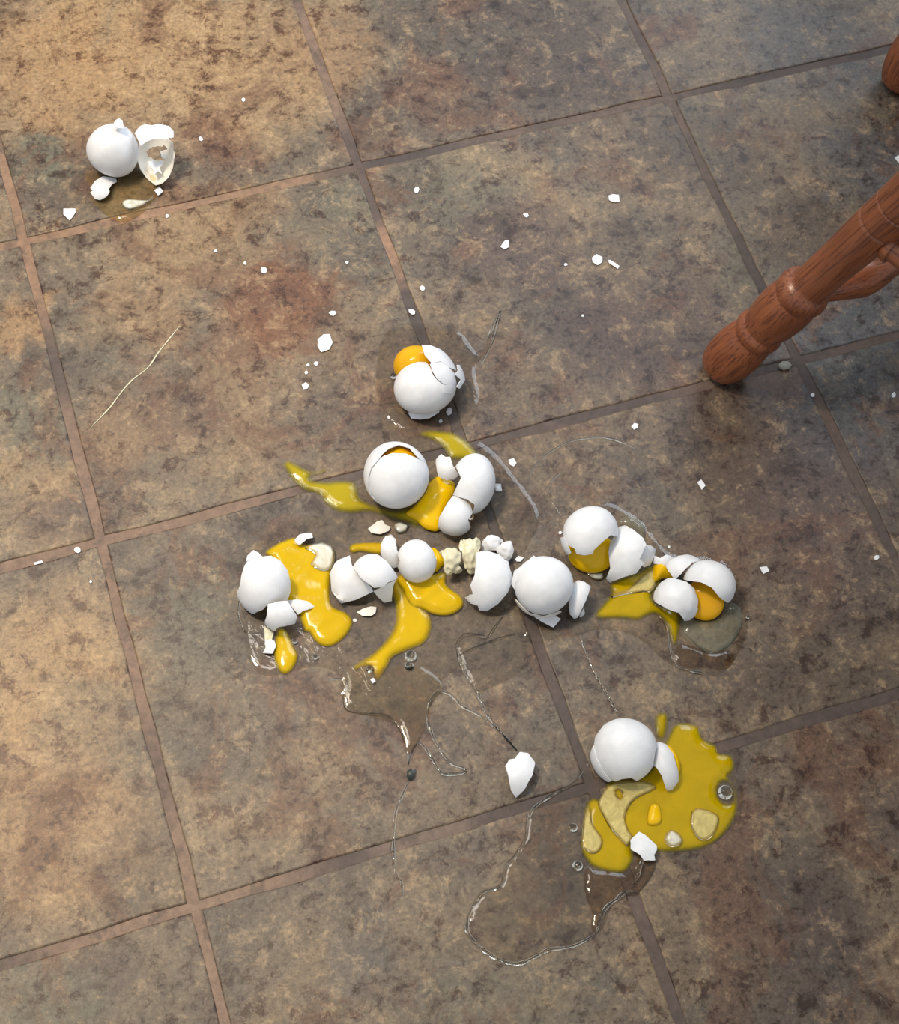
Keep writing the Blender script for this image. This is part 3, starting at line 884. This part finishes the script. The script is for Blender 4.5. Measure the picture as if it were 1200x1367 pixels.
puddle('egg_yolk_lump', Z8([(512, 582), (560, 578), (578, 655), (555, 690), (498, 682)]), .0030, .004, 'yolk_bright', 'small bright lump of yolk in the largest yolk puddle', z0=.0044)
puddle('thick_egg_white', Z8([(590, 760), (620, 715), (670, 735), (690, 780), (650, 808), (610, 800)]), .0016, .004, 'gel_white', 'whitish gel blob near the front rim of the largest yolk puddle', cat='egg white', z0=.0044)

# ------------------------------------------------------------------ broken eggs
def broken(label, px, py, name='broken_eggshell', cat='eggshell'):
    p = at(px, py); return thing(name, label, cat, (p[0], p[1], 0))

# egg at the top left
e = broken('almost whole white eggshell at the top left, a small flap on top', 152, 202)
shell_part(e, 'shell', 151.6, 201.5, 35.2, 34.0, -60, k=.10)
shell_part(e, 'shell_flap', 152.5, 201.5, 45, 44, -60, Z1([(440, 182), (462, 152), (482, 140), (505, 155), (508, 205), (470, 200)]), ctr=.022)
e = broken('open shell half showing its lining, right of the top left egg', 208, 207)
cup = shell_part(e, 'shell', 207.5, 207, 39, 24, 83, None, bowl=True, k=.08, zmin=.0004,
           holes=[]) if False else None
V_, F_, z_ = egg_patch(207.5, 207, 39, 24, 83, Z1([(612, 300), (650, 275), (720, 268), (790, 272), (826, 292), (822, 340), (826, 390), (808, 455), (775, 525), (742, 545), (700, 558), (650, 515), (612, 460), (594, 400)]),
                       [Z1([(650, 345), (690, 318), (770, 310), (785, 330), (745, 345), (750, 375), (770, 400), (700, 402), (660, 375)])], bowl=True, k=.08, zmin=.0008)
link('shell', solid('shell', V_ - np.array(e.location), F_, -.0006, ('inner', 'shell')), e)
shell_part(e, 'shell_flap', 206.5, 207, 48, 35, 83, Z1([(580, 225), (600, 195), (650, 178), (690, 184), (740, 176), (800, 190), (828, 220), (826, 260), (795, 267), (760, 272), (700, 270), (655, 285), (618, 312)]), k=.08, ctr=z_ + .002, deep=.42)
for pts in ([(740, 345), (765, 350), (790, 330), (800, 345), (790, 385), (765, 395), (745, 380)], [(655, 415), (690, 402), (720, 415), (750, 400), (755, 425), (735, 450), (750, 490), (725, 470), (700, 495), (690, 460)]):
    shard(Z1(pts), parent=e, name='shell_splinter', z0=.010, rad=.05)
shard(Z1([(290, 580), (320, 535), (370, 505), (455, 515), (460, 540), (430, 555), (410, 585), (415, 605), (395, 635), (355, 658), (320, 650), (290, 608), (306, 595)]),
      'notched white shell piece below the top left egg', z0=.0020, rad=.016)
puddle('thick_egg_white', Z1([(490, 680), (510, 655), (560, 650), (610, 655), (655, 655), (690, 635), (700, 640), (650, 680), (600, 705), (550, 720), (510, 712)]), .0022, .004, 'gel_white',
       'pale teardrop of egg white gel below the open shell half', cat='egg white', z0=.0022)

# lone egg with yolk showing
e = broken('lone cracked egg above the middle, its yolk bulging from the back', 567, 515, 'cracked_egg')
main = shell_part(e, 'shell', 567.5, 517, 42, 36, 10, Z2([(322, 430), (340, 350), (375, 303), (420, 277), (480, 265), (540, 268), (566, 292), (590, 355), (622, 393), (660, 418), (660, 470), (712, 475), (722, 415), (752, 440), (758, 500), (720, 575), (650, 618), (560, 632), (470, 630), (385, 590), (335, 520)]), k=.05)
cz = main['cz']
shell_part(e, 'shell_flap', 568, 511, 43, 39, 10, Z2([(570, 280), (640, 266), (690, 298), (733, 340), (748, 410), (742, 440), (718, 412), (660, 414), (615, 378), (590, 335)]), ctr=cz, k=.05)
shell_part(e, 'shell_flap', 562, 504, 52, 46, -25, Z2([(515, 155), (570, 155), (640, 183), (720, 235), (752, 282), (755, 312), (735, 320), (690, 300), (640, 262), (582, 276), (535, 222)]), ctr=cz - .004, k=.05)
shell_part(e, 'shell_flap', 572, 508, 50, 46, -20, Z2([(750, 285), (805, 282), (834, 337), (810, 378), (765, 445), (745, 432), (776, 385), (736, 348), (757, 318)]), ctr=cz - .006, k=.05)
shell_part(e, 'shell_flap', 567.5, 516.5, 43.5, 37.5, 10, Z2([(662, 418), (722, 412), (714, 476), (662, 472)]), ctr=cz, k=.05)
shard(Z2([(420, 600), (480, 608), (600, 590), (632, 575), (632, 600), (600, 622), (565, 642), (500, 650), (443, 642)]), parent=e, name='shell_flap', rad=.02)
V_, F_, z_ = egg_patch(555, 488, 30, 27, 0, None, k=0, ctr=.019)
tag(link('egg_yolk', mesh('egg_yolk', V_ - at(555, 488), F_, ['yolk_orange']), None, tuple(at(555, 488))), 'round orange yolk bulging from the back of the lone cracked egg', 'egg yolk')
def solid_depth(o, v=0.01):
    a = o.data.attributes.new('depth', 'FLOAT', 'POINT')
    a.data.foreach_set('value', np.full(len(o.data.vertices), v, np.float32))
solid_depth(bpy.data.objects['egg_yolk.001'] if False else [o for o in COL.objects if o.get('label', '').startswith('round orange yolk')][0])

# nearly whole egg with a split across the top
e = broken('nearly whole egg with a curved brown split across its top', 529, 634, 'cracked_egg')
split = [(535, 160), (562, 138), (610, 120), (660, 136), (708, 190)]
main = shell_part(e, 'shell', 528.8, 634.0, 43.5, 44.5, 0, None, k=.04, holes=[Z3([(508, 195), (478, 230), (466, 270), (465, 320), (480, 360), (512, 398), (560, 428), (600, 446), (700, 425), (765, 340), (772, 260), (742, 202)] + split[::-1])])
shell_part(e, 'shell_cap', 530.3, 635.8, 42.4, 43.4, 0, Z3([(498, 203), (470, 235), (456, 272), (456, 326), (472, 368), (505, 405), (560, 440), (600, 462), (715, 440), (790, 345), (796, 250), (750, 202), (706, 192), (690, 182), (640, 162), (580, 160), (540, 172)]), ctr=main['cz'], k=.04)
V_, F_, z_ = egg_patch(529, 632, 37, 38, 0, None, k=0, ctr=main['cz'] - .002)
o = tag(link('egg_yolk', mesh('egg_yolk', V_ - at(529, 632), F_, ['yolk_orange']), None, tuple(at(529, 632))), 'brownish orange yolk seen inside the split egg', 'egg yolk'); solid_depth(o)

# its broken neighbour
e = broken('half shell standing right of the split egg, broken into leaning plates', 622, 660)
m1 = shell_part(e, 'shell', 631, 646, 30, 41, -10, Z3([(858, 195), (900, 158), (960, 148), (1020, 170), (1064, 240), (1074, 320), (1055, 400), (1015, 448), (958, 446), (966, 402), (930, 375), (864, 356), (902, 275), (880, 225)]), k=0)
shell_part(e, 'shell_plate', 607, 688, 27, 28, 0, Z3([(865, 360), (910, 364), (945, 400), (958, 440), (935, 470), (947, 510), (926, 544), (870, 552), (788, 522), (800, 460), (840, 390)]), k=0)
shell_part(e, 'shell_plate', 600, 627, 22, 24, 0, Z3([(781, 165), (800, 156), (828, 178), (850, 176), (862, 215), (892, 262), (870, 282), (830, 287), (793, 267), (785, 220)]), k=0, zmin=.004)

# left cluster
e = broken('leftmost white half shell of the middle row, lying dome up', 352, 776)
shell_part(e, 'shell', 352.5, 780, 38, 43, 0, Z4([(300, 320), (370, 312), (445, 352), (500, 425), (524, 520), (524, 600), (500, 675), (430, 682), (345, 695), (310, 738), (220, 780), (150, 738), (138, 688), (112, 682), (98, 600), (126, 550), (136, 470), (160, 390), (185, 355)]), k=.0)
shell_part(e, 'shell_flap', 350, 772, 38, 42, 0, Z4([(172, 357), (183, 310), (230, 266), (266, 284), (302, 322), (240, 338)]), k=0, zmin=.012)
e = broken('creased shell plate with a pointed side piece, below the leftmost half shell', 376, 822)
shell_part(e, 'shell', 376, 818, 27, 26, 0, Z4([(345, 700), (430, 678), (500, 672), (545, 740), (580, 800), (560, 855), (500, 870), (425, 885), (390, 930), (320, 860), (340, 790)]), k=0, zmin=.001)
shell_part(e, 'shell_flap', 400, 812, 26, 24, 0, Z4([(498, 668), (580, 662), (660, 675), (722, 716), (690, 735), (630, 750), (590, 784), (550, 735)]), k=0, zmin=.003)
shard(Z4([(322, 985), (370, 980), (400, 995), (412, 1030), (385, 1095), (305, 1090), (326, 1050)]), 'small white shard left of the elongated yolk drop', z0=.0030, rad=.014)
shard(Z4([(318, 880), (355, 905), (392, 932), (378, 985), (320, 985)]), 'beige wet membrane scrap above the small left shard', mats=('membrane',), cat='membrane', z0=.0015, rad=.03, thick=.0004)
shard(Z4([(558, 185), (600, 140), (650, 128), (698, 128), (707, 165), (660, 175), (625, 205), (605, 224), (580, 220)]), 'arched white shard on top of the large yolk puddle', z0=.0050, rad=.010)

# two overlapping shells and the small dome
e = broken('wide shell plate tucked under its neighbour, second from the left', 470, 773)
shell_part(e, 'shell', 474, 778, 38, 38, 0, Z5([(48, 330), (82, 262), (165, 228), (175, 285), (215, 340), (292, 420), (302, 442), (200, 490), (112, 512), (58, 440)]), k=0)
shell_part(e, 'shell_flap', 470, 775, 30, 31, 0, Z5([(58, 455), (75, 470), (118, 512), (85, 526)]), k=0, zmin=.002)
e = broken('shell plate lying over the wide plate, its torn lower edge cream inside', 500, 765)
m2 = shell_part(e, 'shell', 500, 768, 31, 28, -25, Z5([(172, 255), (195, 206), (260, 198), (312, 211), (382, 262), (432, 328), (450, 356), (440, 370), (390, 387), (368, 414), (308, 420), (230, 362), (183, 302)]), k=0, zmin=.006)
shell_part(e, 'lining_flap', 514, 782, 22, 24, 0, Z5([(305, 440), (385, 398), (438, 372), (420, 415), (412, 500), (368, 508), (330, 475)]), k=0, mats=('inner',), zmin=.002)
e = broken('narrow upright shell sliver beside the small domed shell', 521, 736)
shell_part(e, 'shell', 521, 738, 17, 27, 20, Z5([(348, 160), (373, 118), (410, 104), (437, 135), (442, 190), (467, 240), (474, 292), (425, 303), (383, 277), (348, 222)]), k=0, zmin=.002)
e = broken('small smooth domed shell above the yolk lobe in the middle row', 555, 749)
shell_part(e, 'shell', 556, 749, 26.5, 29, 10, Z5([(432, 190), (488, 136), (540, 124), (602, 140), (655, 195), (684, 270), (668, 345), (604, 384), (546, 410), (500, 388), (468, 384), (438, 332), (448, 290), (462, 260)]), k=0)
shard(Z5([(205, 565), (240, 545), (290, 530), (322, 535), (316, 570), (290, 587), (240, 587)]), 'notched cream shard just below the overlapping shell plates', mats=('inner',), z0=.0012, rad=.02)
shard(Z3([(463, 515), (505, 480), (530, 473), (545, 495), (570, 505), (560, 525), (520, 540), (480, 535)]), 'cream leaf shaped shard above the small domed shell', mats=('inner',), z0=.0014, rad=.018)
puddle('thick_egg_white', Z3([(585, 495), (610, 480), (640, 490), (655, 500), (640, 525), (610, 535), (590, 520)]), .0018, .003, 'gel_white', 'tiny milky gel blob beside the cream leaf shaped shard', cat='egg white', z0=.0018)

# cream membrane, jagged upright shell
e = broken('crumpled cream membrane left of the jagged upright shell', 607, 745, 'egg_membrane', 'membrane')
shell_part(e, 'membrane_fold', 603, 749, 19, 20, 0, Z5([(695, 210), (740, 190), (800, 185), (826, 215), (816, 290), (836, 320), (826, 352), (790, 336), (740, 346), (722, 300), (718, 250)]), k=0, mats=('membrane',), zmin=.001, wob=.10)
shell_part(e, 'membrane_fold', 627, 741, 18, 26, 0, Z5([(803, 165), (820, 140), (870, 128), (932, 130), (946, 170), (920, 215), (922, 260), (912, 332), (870, 337), (838, 290), (833, 215)]), k=0, mats=('membrane',), zmin=.001, wob=.10)
e = broken('jagged white shell standing upright at the middle of the row', 655, 772)
shell_part(e, 'shell', 653, 775, 36, 45, -8, Z5([(913, 210), (980, 202), (1052, 226), (1090, 262), (1122, 330), (1132, 372), (1100, 448), (1046, 512), (980, 556), (933, 554), (928, 526), (880, 511), (846, 480), (896, 455), (880, 405), (905, 350), (914, 280)]), k=0)
shell_part(e, 'shell_flap', 660, 772, 27, 38, -8, Z5([(1060, 240), (1105, 265), (1118, 330), (1112, 345), (1085, 290)]), k=0, zmin=.014)
e = broken('crumpled white shell pair behind the jagged upright shell', 665, 732)
shell_part(e, 'shell', 655, 727, 19, 19, 0, Z5([(948, 150), (985, 108), (1040, 113), (1072, 140), (1052, 180), (1030, 197), (948, 202)]), k=0, zmin=.004, wob=.05)
shell_part(e, 'shell_plate', 674, 735, 16, 19, 0, Z5([(1070, 150), (1120, 140), (1142, 200), (1112, 262), (1062, 238), (1028, 195)]), k=0, zmin=.004, wob=.05)
shard(Z5([(1143, 250), (1165, 231), (1197, 240), (1180, 264), (1155, 264)]), 'tiny triangular shard between the upright shell and the round egg', z0=.0012, rad=.02)

# round egg with crushed base
e = broken('round egg with a crushed rim, right of the upright shell', 726, 781, 'cracked_egg')
main = shell_part(e, 'shell', 726.0, 781.0, 39.6, 39.0, 20, None, k=.04)
cz = main['cz']
shell_part(e, 'shell_rim', 724, 780, 42.5, 42, 0, Z6([(70, 655), (88, 560), (175, 500), (232, 444), (252, 462), (190, 515), (130, 590), (98, 650), (92, 690)]), ctr=cz - .004, k=0)
shell_part(e, 'shell_rim', 725, 783, 42, 42, 0, Z6([(75, 770), (100, 765), (150, 820), (200, 865), (300, 890), (430, 850), (440, 890), (380, 915), (240, 905), (165, 878), (120, 810)]), ctr=cz - .008, k=0, mats=('inner', 'inner'))
shard(Z6([(222, 868), (290, 872), (350, 868), (430, 905), (376, 970), (300, 932), (240, 895)]), parent=e, name='shell_flap', z0=.003, rad=.015)
e = broken('narrow leaning shell slab against the round egg', 772, 800)
shell_part(e, 'shell', 773, 800, 17, 27, -12, Z6([(522, 640), (545, 623), (600, 637), (646, 670), (622, 745), (592, 812), (556, 892), (525, 908), (493, 870), (488, 790), (503, 700)]), k=0, zmin=.001)
shell_part(e, 'shell_splinter', 775, 812, 12, 12, 0, Z6([(562, 892), (598, 822), (602, 866), (577, 897)]), k=0, zmin=.001)

# upper right egg pair
e = broken('upper right egg shell tipped open over its yolk', 788, 710, 'cracked_egg')
main = shell_part(e, 'shell', 788.5, 712, 38, 36, 45, Z6([(448, 295), (455, 185), (515, 98), (610, 64), (706, 76), (785, 130), (835, 195), (862, 240), (838, 302), (790, 296), (735, 340), (670, 402), (660, 432), (600, 442), (545, 432), (528, 392), (480, 367)]), k=.05, ctr=.0255)
shell_part(e, 'shell_flap', 786, 716, 38, 38, 0, Z6([(422, 320), (452, 308), (480, 372), (502, 425), (465, 446), (476, 482), (452, 462), (430, 380)]), k=0, ctr=main['cz'] - .004)
V_, F_, z_ = egg_patch(790, 738, 32, 27, 0, None, k=0, ctr=.0095, deep=.5)
o = tag(link('egg_yolk', mesh('egg_yolk', V_ - at(790, 734), F_, ['yolk_bright']), None, tuple(at(790, 734))), 'whole yolk in its sac sagging out of the upper right egg', 'egg yolk'); solid_depth(o)
puddle('thick_egg_white', Z6([(605, 560), (660, 570), (735, 572), (738, 600), (712, 622), (650, 608)]), .003, .004, 'gel_white', 'white gel strip under the sagging whole yolk', cat='egg white', z0=.0018)
e = broken('creased shell half right of the sagging whole yolk', 838, 738)
shell_part(e, 'shell', 838, 741, 46, 36, 50, Z6([(788, 345), (835, 298), (850, 222), (880, 216), (955, 255), (1028, 322), (1046, 368), (1000, 470), (1032, 500), (975, 572), (905, 592), (780, 642), (763, 610), (790, 540), (778, 420)]), k=0, wob=.02)
shell_part(e, 'shell_flap', 842, 738, 42, 31, 45, Z6([(1042, 365), (1080, 372), (1118, 398), (1108, 450), (1080, 512), (1032, 530), (1002, 470), (1020, 420)]), k=0, zmin=.004)

# rightmost egg
e = broken('rightmost shell dome over a bulging yolk', 950, 775)
m3 = shell_part(e, 'shell', 947, 779, 35.5, 31, -20, Z7([(622, 256), (700, 170), (760, 134), (852, 130), (950, 165), (1012, 230), (1026, 305), (1002, 380), (952, 420), (900, 386), (850, 321), (780, 286), (700, 276)]), k=0, zmin=.004)
shell_part(e, 'shell_flap', 946, 781, 37, 33, 0, Z7([(950, 412), (985, 366), (1024, 396), (1000, 434), (958, 424)]), k=0, zmin=.002)
e = broken('folded shell pieces behind the rightmost dome', 912, 757)
shell_part(e, 'shell', 914, 764, 28, 24, 0, Z7([(543, 176), (570, 138), (630, 110), (695, 98), (784, 104), (814, 136), (722, 152), (660, 212), (630, 246), (605, 268), (560, 206)]), k=0, zmin=.006)
shell_part(e, 'shell_splinter', 886, 752, 18, 18, 0, Z7([(465, 108), (510, 124), (545, 102), (602, 124), (562, 146), (546, 172), (520, 171), (463, 162)]), k=0, zmin=.008)
e = broken('creased shell plate in front of the rightmost dome', 903, 800)
shell_part(e, 'shell', 904, 801, 32, 31, -15, Z7([(438, 370), (473, 280), (540, 253), (600, 258), (682, 284), (733, 330), (758, 400), (753, 472), (728, 534), (670, 545), (630, 490), (550, 461), (480, 421)]), k=0, wob=.015)
V_, F_, z_ = egg_patch(940, 801, 26, 28, 30, None, k=0, ctr=.009, deep=.5)
o = tag(link('egg_yolk', mesh('egg_yolk', V_ - at(939, 801), F_, ['yolk_orange']), None, tuple(at(939, 801))), 'whole yolk bulging between the rightmost dome and plate', 'egg yolk'); solid_depth(o)
puddle('egg_yolk', Z7([(462, 170), (535, 172), (595, 235), (620, 262), (530, 262), (475, 280), (458, 262)]), .010, .010, 'yolk_bright', 'wedge of bright yolk behind the creased plate at right', z0=.003)

# lowest egg
e = broken('lowest egg, a large dome torn open along its lower side', 834, 1001, 'cracked_egg')
main = shell_part(e, 'shell', 834.5, 1001.5, 43, 43, 20, Z8([(206, 300), (222, 215), (285, 128), (370, 96), (455, 100), (520, 135), (556, 200), (560, 240), (538, 300), (526, 370), (490, 452), (450, 457), (410, 433), (360, 439), (300, 462), (245, 410)]), k=.04)
shell_part(e, 'shell_flap', 832, 1004, 45, 45, 0, Z8([(186, 320), (210, 262), (226, 330), (262, 400), (306, 450), (240, 468), (195, 425), (184, 370)]), k=0, ctr=main['cz'] - .004)
e = broken('curved shell slab leaning on the lowest egg, a yolk edge behind it', 888, 1022)
shell_part(e, 'shell', 886, 1023, 20, 33, 14, Z8([(528, 310), (555, 240), (602, 257), (638, 308), (664, 400), (665, 452), (627, 503), (600, 503), (575, 422), (550, 382), (526, 366)]), k=0, zmin=.002)
puddle('egg_yolk', Z8([(585, 270), (622, 272), (662, 325), (678, 382), (662, 430), (630, 420), (600, 350)]), .010, .008, 'yolk_bright', 'thin bright yolk edge behind the leaning curved slab', z0=.004)
shard(Z8([(408, 770), (455, 725), (490, 745), (550, 800), (550, 825), (535, 850), (541, 879), (480, 881), (460, 850), (410, 820)]), 'loose white shard at the front of the largest yolk puddle', z0=.0052, rad=.02)
shard(ZB([(823, 335), (840, 308), (862, 304), (880, 278), (915, 283), (942, 320), (932, 370), (897, 432), (865, 462), (845, 430), (834, 370)]), 'loose petal shaped white shell lying alone left of the lowest egg', z0=.0012, rad=.017)

# ------------------------------------------------------------------ bubbles, scraps
for x, y, r, lab in [(548, 876, 8, 'largest clear bubble right of the yolk tail'), (546, 889, 6, 'clear bubble just under the largest one by the yolk tail'), (494, 893, 5.5, 'clear bubble in the notch of the yolk tail'),
                     (393.5, 856, 4, 'clear bubble right of the elongated yolk drop'), (421, 877, 4, 'clear bubble between the yolk drop and the yolk tail'), (771, 1156, 7, 'clear bubble at the left rim of the largest yolk puddle'),
                     (765, 1105, 6, 'oval clear droplet left of the largest yolk puddle'), (968, 1058, 10, 'clear bubble in the hole of the largest yolk puddle'), (628, 690, 4.5, 'clear bubble right of the standing half shell'),
                     (525, 502, 4.5, 'clear bubble left of the lone cracked egg'), (998, 824, 2.5, 'tiny clear bubble right of the rightmost yolk'), (876, 807, 4.5, 'dark clear bubble below the creased right plate')]:
    bubble(x, y, r, label=lab, z0=.0016, name='egg_white_bubble')

V_, F_ = piece_sheet([(543, 1029), (548, 1026), (551, 1028), (555, 1026), (554, 1031), (552, 1039), (547, 1042), (543, 1038)], z0=.0008, rad=.006, step=.001)
c = V_.mean(0); c[2] = 0
tag(link('leaf_scrap', solid('leaf_scrap', V_ - c, F_, .0006, ['herb']), None, tuple(c)), 'dark green leaf scrap caught on the egg white bead', 'leaf')
V_, F_ = piece_sheet([(1039, 487), (1044, 482), (1052, 482), (1057, 487), (1054, 492), (1046, 494), (1041, 492)], z0=.0008, rad=.006, step=.0012)
c = V_.mean(0); c[2] = 0
tag(link('crumb', solid('crumb', V_ - c, F_, .0006, ['crumb']), None, tuple(c)), 'grey crumb beside the foot of the slanting chair leg', 'crumb')

# ------------------------------------------------------------------ scattered chips of shell
def chip(pts, label, name='eggshell_chip', **kw):
    return shard(pts, label, 'scattered eggshell chips', name=name, thick=.0005, step=.0012, **{'rad': .03, 'z0': .0008, **kw})

def speck(x, y, r, label, el=1.0, ang=None):
    n = random.choice((5, 6, 6, 7)); a0 = random.uniform(0, 6.28) if ang is None else math.radians(ang)
    pts = []
    for i in range(n):
        t = 2 * math.pi * i / n; q = r * random.uniform(.8, 1.15)
        u, v = q * el * math.cos(t), q * math.sin(t)
        pts.append((x + u * math.cos(a0) - v * math.sin(a0), y - u * math.sin(a0) - v * math.cos(a0)))
    return chip(pts, label)

chip(Z1([(118, 712), (195, 712), (198, 735), (160, 790), (118, 750)]), 'pentagonal chip lower left of the top left egg')
chip(Z1([(700, 595), (730, 570), (758, 600), (725, 628)]), 'square chip just below the open shell half', z0=.003)
chip([(424, 453), (432, 446), (440, 446), (444, 457), (440, 466), (429, 470), (424, 463)], 'largest loose chip, left of the lone cracked egg')
chip(Z3([(1125, 190), (1150, 182), (1163, 205), (1150, 222), (1128, 210)]), 'pointed chip upper right of the standing half shell')
chip(Z3([(1062, 303), (1090, 303), (1095, 338), (1065, 338)]), 'square chip touching the right side of the standing half shell')
chip(Z5([(285, 965), (305, 955), (318, 975), (300, 988)]), 'bright chip at the tip of the yolk tail', z0=.003)
chip([(812, 261), (818, 259), (826, 260), (827, 269), (820, 270), (813, 267)], 'squarish chip high on the tile right of the centre grout line')
chip([(790, 344), (796, 339), (804, 343), (804, 350), (798, 354), (791, 350)], 'rounded chip left of the tiny elongated sliver')
chip([(811, 347), (815, 347), (827, 355), (825, 359), (813, 351)], 'elongated sliver lying right beside the rounded chip')
chip([(668, 329), (674, 321), (679, 321), (679, 330), (673, 333)], 'pointed chip above the lone cracked egg, to its right')
chip([(1014, 757), (1024, 756), (1027, 762), (1019, 766)], 'chip right of the rightmost shell dome')
chip([(1194, 210), (1200, 207), (1204, 214), (1199, 217)], 'chip at the right edge above the slanting chair leg')
chip([(931, 644), (936, 640), (942, 648), (937, 654)], 'chip on the bare tile above the rightmost eggs')
chip([(45, 751), (56, 748), (58, 751), (46, 754)], 'thin sliver in the grout at the left edge')
for x, y, r, lab, el in [(268, 185, 2.8, 'speck right of the open shell half', 1.3), (223, 288, 2.8, 'speck on the grout below the open shell half', 1), (288, 335, 2.4, 'leftmost speck on the tile below the top left egg', 1),
        (327, 351, 2.4, 'middle speck of three below the top left egg', 1), (352, 361, 5, 'larger chip at the end of the three below the top left egg', 1), (444, 418, 4, 'speck above the largest loose chip', 1.2),
        (422, 485, 3.2, 'speck just below the largest loose chip', 1), (411, 487, 2.2, 'tiny speck left of the one below the largest chip', 1), (409, 497, 2.6, 'speck above the lowest one under the largest chip', 1),
        (408, 515, 4.8, 'lowest chip of the trail under the largest chip', 1), (463, 350, 2.2, 'tiny speck on the rust coloured stain', 1), (550, 416, 4, 'chip on the grout above the lone cracked egg', 1.3),
        (564, 385, 3.6, 'speck just right of the grout above the lone cracked egg', 1), (556, 253, 3.8, 'speck right of the upper grout crossing', 1.4), (702, 287, 3.0, 'small speck between the two grout lines at upper middle', 1.3),
        (755, 353, 2.2, 'tiny speck left of the rounded chip', 1), (848, 569, 4.6, 'chip below the foot of the slanting chair leg, left of it', 1.1), (1170, 744, 3.6, 'lone speck near the right edge', 1.2),
        (103, 734, 4, 'chip in the left grout near the crossing', 1.2), (121, 776, 2, 'tiny speck beside the left grout line', 1), (519, 557, 2.6, 'speck below left of the lone cracked egg', 1),
        (588, 562, 2.4, 'speck below right of the lone cracked egg', 1.2), (600, 549, 4.0, 'flake at the lower right rim of the lone cracked egg', 1.4), (778, 421, 1.8, 'tiny speck on the plum coloured tile', 1),
        (748, 711, 2.4, 'speck left of the upper right egg', 1), (893, 730, 2.0, 'tiny speck above the folded shell pieces', 1), (325, 133, 2.2, 'tiny speck on the tan tile at the top', 1.3),
        (1085, 527, 2.6, 'pale speck right of the grey crumb', 1.2), (1193, 527, 3.0, 'pale speck at the right edge below the chair leg', 1.3), (474, 828, 2.6, 'speck below the overlapping shell plates', 1.2)]:
    speck(x, y, r, lab + ', white eggshell', el)
